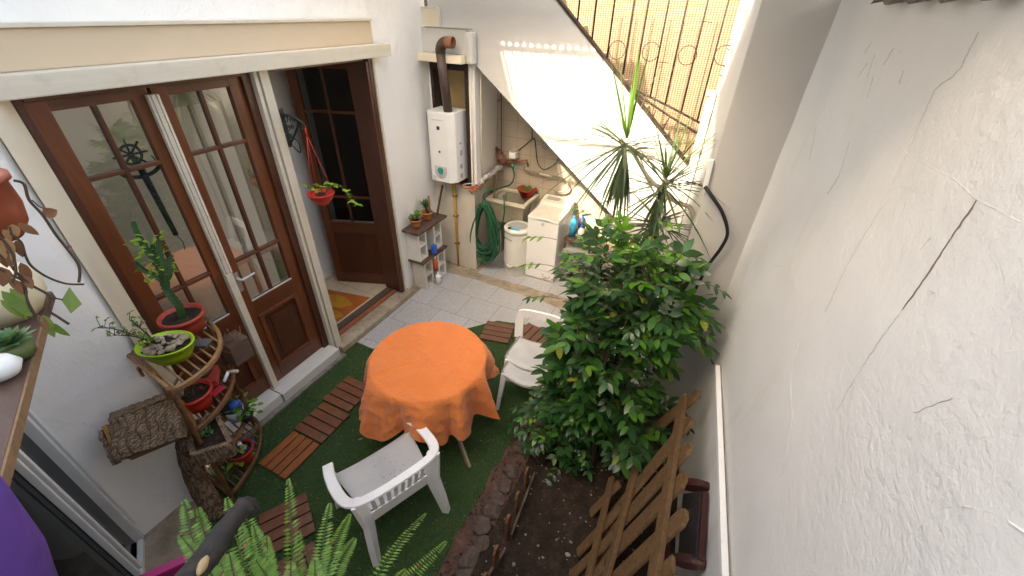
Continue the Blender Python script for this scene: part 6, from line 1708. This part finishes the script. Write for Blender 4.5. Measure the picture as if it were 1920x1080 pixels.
v5 = [PD(*p, D0 - .02) for p in ((-5, 440), (10, 455), (25, 480), (30, 510), (22, 530))]
v6 = [PD(*p, D0) for p in ((60, 375), (75, 388), (90, 392))]
v7 = [PD(*p, D0) for p in ((92, 557), (118, 562))]
for v_, r_ in ((v1, .0034), (v2, .0028), (v3, .0032), (v4, .003), (v5, .003), (v6, .0015), (v7, .002)): ms.tube(spline(v_, 5), r_, 5)
ms.build('stem', STEMB, vn)
def lf(mb, px, py, dx, dy, L, W, D=D0): 
    b_ = PD(px, py, D); e_ = PD(px + dx, py + dy, D); leaf(mb, b_, e_ - b_, (O - b_).normalized() + Vector((U(-.4, .4), U(-.4, .4), U(-.3, .3))), L, W, U(.1, .8), U(-.2, .4), 6)
for (x_, y_, dx, dy, L, W) in ((82, 405, 14, -6, .03, .028), (33, 418, 20, 12, .045, .02), (22, 420, 10, 20, .032, .02), (30, 450, 8, 20, .045, .018), (10, 445, 5, 20, .06, .03), (0, 450, 10, 40, .07, .03), (20, 465, 4, 30, .05, .02), (38, 492, 12, 22, .06, .022), (45, 515, 10, 16, .04, .02), (30, 525, 10, 16, .045, .02), (2, 500, 2, 20, .05, .03), (125, 462, 6, 1, .01, .008), (70, 590, 15, 25, .05, .016), (15, 520, 16, 20, .05, .018), (5, 430, 8, 10, .03, .015)):
    lf(ml, x_, y_, dx, dy, L, W)
ml.build('dry_leaves', DRYL, vn, fix=False)
# folded green leaves
a_, b_, c_, d_ = [PD(*p, D0) for p in ((130, 538), (154, 570), (133, 588), (115, 563))]
mv.face([a_, b_, c_]); mv.face([a_, c_, d_])
for (x_, y_, dx, dy, L, W) in ((2, 545, 45, 36, .085, .024), (18, 540, 34, 36, .075, .02), (80, 590, 25, 50, .065, .022), (98, 605, 38, 35, .05, .018), (0, 562, 36, 24, .07, .02)):
    lf(mv, x_, y_, dx, dy, L, W)
mv.build('green_leaves', VINEL, vn, fix=False)
# purple tub
pu = PD(-250, 1050, 1.15)
t = thing('purple_tub', 'plain purple plastic tub filling the lower left corner', 'tub', tuple(pu))
tp = [PD(*p, .62) for p in ((0, 883), (35, 950), (60, 1015), (78, 1085))]
mb = MB(); axis = PD(-130, 1000, .66); 
mb.lathe([(.001, -.3), (.08, -.3), (.12, -.15), (.14, .0), (.145, .05), (.135, .05), (.125, .0), (.001, -.02)], pu, 64); mb.build('tub_body', PURP, t)
# cut branch
br_ = thing('cut_branch', 'dark sawn off branch reaching up from the bottom edge over the fern', 'branch', tuple(PD(400, 1010, .98)))
P = spline([PD(300, 1160, .88), PD(355, 1085, .92), PD(392, 1040, .95), PD(425, 990, .98), PD(447, 963, 1.0), PD(462, 950, 1.01), PD(470, 944, 1.015)], 6)
mb = MB(); nP = len(P); mb.tube(P, [.022 - .007 * (i / nP) + (.004 * math.exp(-((i - nP * .78) / 2.5) ** 2)) for i in range(nP)], 14)
for v in mb.bm.verts: v.co += noise.noise_vector(v.co * 25) * .003
mb.build('bark', BRANCH, br_)
mb = MB(); e_ = P[-1]; mb.tube([e_ + Vector((-.008, -.002, -.012)), PD(474, 954, 1.02), PD(484, 946, 1.02)], [.016, .014, .013], 10); mb.tube([PD(440, 958, .99), PD(425, 962, 1.0)], [.007, .005], 6); mb.build('stub', BRANCH, br_)
mb = MB(); a_ = PD(372, 1078, .895); b_ = PD(388, 1043, .925); mb.tube(spline([a_, a_.lerp(b_, .5), b_], 4), [.002, .004, .006, .007, .0075, .007, .006, .004, .002], 8); mb.build('exposed_wood', CUT, br_)
# pink planter with fern
fp = thing('boston_fern', 'bright green fern with long feathery fronds spilling from a magenta planter', 'fern', tuple(PD(560, 1200, 1.5)))
r0 = PZ(275, 1080, 1.6); r1 = PZ(370, 1036, 1.6); ud = (r1 - r0).normalized(); vd = Vector((ud.y, -ud.x, 0))
a_ = r0 - ud * .10; b_ = r1 + ud * .05
mb = MB()
for (s_, e_) in ((a_, b_), (b_, b_ + vd * .6), (b_ + vd * .6, a_ + vd * .6), (a_ + vd * .6, a_)):
    mb.beam(s_ + Vector((0, 0, -.08)), e_ + Vector((0, 0, -.08)), .008, .16, bev=.002); mb.beam(s_ + Vector((0, 0, -.004)), e_ + Vector((0, 0, -.004)), .026, .01, bev=.003)
mb.build('planter', PINKP, fp)
mb = MB(); mb.face([p + Vector((0, 0, -.05)) for p in (a_, b_, b_ + vd * .6, a_ + vd * .6)]); mb.build('potting_soil', POTSOIL, fp)
random.seed(17)
ml = MB(); ms = MB(); mbn = MB()
def frond(a, tip, arch=.12, W=.036, wild=.02):
    brown = random.random() < .2
    a = Vector(a); tip = Vector(tip); L = (tip - a).length; mid = a.lerp(tip, .5) + Vector((0, 0, arch * L)) + Vector((U(-wild, wild), U(-wild, wild), 0))
    P = spline([a, mid, tip], 20); n_ = len(P); ms.tube(P[::4] + [P[-1]], .0016, 4, cap=False)
    side0 = (tip - a).cross((O - mid)).normalized()   # fronds turn their face to the light
    upv = Vector((U(-.3, .3), U(-.3, .3), 1)).normalized(); side0 = (tip - a).cross(upv).normalized()
    for i in range(3, n_):
        t_ = i / n_; d = (P[min(i + 1, n_ - 1)] - P[i - 1]).normalized(); sd_ = (side0 - d * side0.dot(d)).normalized(); w_ = W * min(1, t_ * 3.5) * (1 - t_ ** 3.2 * .85) * U(.9, 1.08)
        for s in (-1, 1):
            if random.random() < .05: continue
            leaf(mbn if random.random() < .02 + .10 * (brown and t_ > .6) else ml, P[i], (sd_ * s + d * .28 + Vector((0, 0, U(-.12, .06)))).normalized(), sd_.cross(d) * 1.0, w_, .0078, .05, .12, 2)
tips = [((540, 900), 1.52), ((345, 940), 1.42), ((425, 935), 1.5), ((372, 955), 1.46), ((338, 1003), 1.40), ((452, 985), 1.48), ((475, 985), 1.45), ((618, 945), 1.5), ((655, 965), 1.52), ((665, 1010), 1.5), ((797, 963), 1.6), ((836, 1016), 1.62), ((500, 1008), 1.4), ((760, 1068), 1.55), ((590, 1050), 1.4), ((430, 1040), 1.35), ((700, 1085), 1.5), ((620, 1010), 1.62), ((405, 1000), 1.42), ((480, 1050), 1.35), ((545, 1055), 1.36), ((385, 1060), 1.34), ((560, 1000), 1.6), ((450, 940), 1.56)]
rootc = PD(555, 1190, 1.42)
for (pt, D_) in tips:
    x_ = pt[0]; a = PD(555 + (x_ - 555) * .38 + U(-15, 15), 1175 + U(-15, 25), 1.42 + U(-.04, .04))
    frond(a, PD(*pt, D_ + .02), U(.05, .12), .031 if x_ < 700 else .028)
ml.build('fronds', FERNL, fp, fix=False); mbn.build('browned_foliage', DRYL, fp, fix=False); ms.build('rachis', STEMG, fp)

# ---------------- unseen metal grille and eaves added above the frame to cast the stripes
gr = thing('unseen_grille', 'unseen flat iron bar grille added above the courtyard to cast stripes on the stairs', 'grille', (-1.3, 3.0, 3.5))
mb = MB(); x = -2.8
while x < .3:
    mb.tube([(x, 2.38, 3.5), (x, 3.25, 3.5)], .011, 6); x += .10
mb.build('grille_bars', DARKI, gr)
mb = MB(); mb.beam((-2.95, 2.38, 3.52), (.4, 2.38, 3.52), .03, .03); mb.beam((-2.95, 3.25, 3.52), (.4, 3.25, 3.52), .03, .03); mb.build('cross_bar', DARKI, gr)
ev = thing('unseen_eaves', 'unseen narrow corrugated roof strip added to shade the top of the staircase flank', 'roof', (-1.3, 3.8, 3.6))  # unseen strip, sized to shade the upper stair flank
mb = MB(); n_ = 160; prev = None
for i in range(n_ + 1):
    x = -2.95 + 1.75 * i / n_; z = 3.54 + .018 * math.sin(i * .9); cur = [mb.bm.verts.new((x, 3.27, z)), mb.bm.verts.new((x, 3.85, z + .03))]
    if prev: mb.bm.faces.new((prev[0], cur[0], cur[1], prev[1]))
    prev = cur
mb.build('corrugated_sheet', GREYP, ev)
tag(MB().bx(-.42, 1.2, 1.05, 2.75, 3.50, 3.53).build('pillar_shade_sheet', PL, loc=(0, 0, 3.5)), 'unseen flat sheet added above the view to keep sun off the pillar wall', 'roof')  # added out of view to shade the pillar and wall corner
# corrugated sheet along the right wall top
cs = thing('corrugated_cover', 'corrugated grey sheet capping the top of the right wall', 'roof sheet', (.6, 1.4, 3.05))
mb = MB(); n_ = 90; g = []
for i in range(n_ + 1):
    y = -.6 + 2.85 * i / n_; z = 3.05 + .016 * math.sin(i * .95); g.append([mb.bm.verts.new((wallx(y) - .05 + U(-.004, .004), y, z)), mb.bm.verts.new((wallx(y) + .9, y, z + .22))])
for a_, b_ in zip(g, g[1:]):
    f = mb.bm.faces.new((a_[0], b_[0], b_[1], a_[1])); f.smooth = True
bmesh.ops.solidify(mb.bm, geom=list(mb.bm.faces), thickness=.004); mb.build('sheet', plastic('weathered_fibre_sheet', (.42, .39, .35), .8, .2, .35, .3), cs)
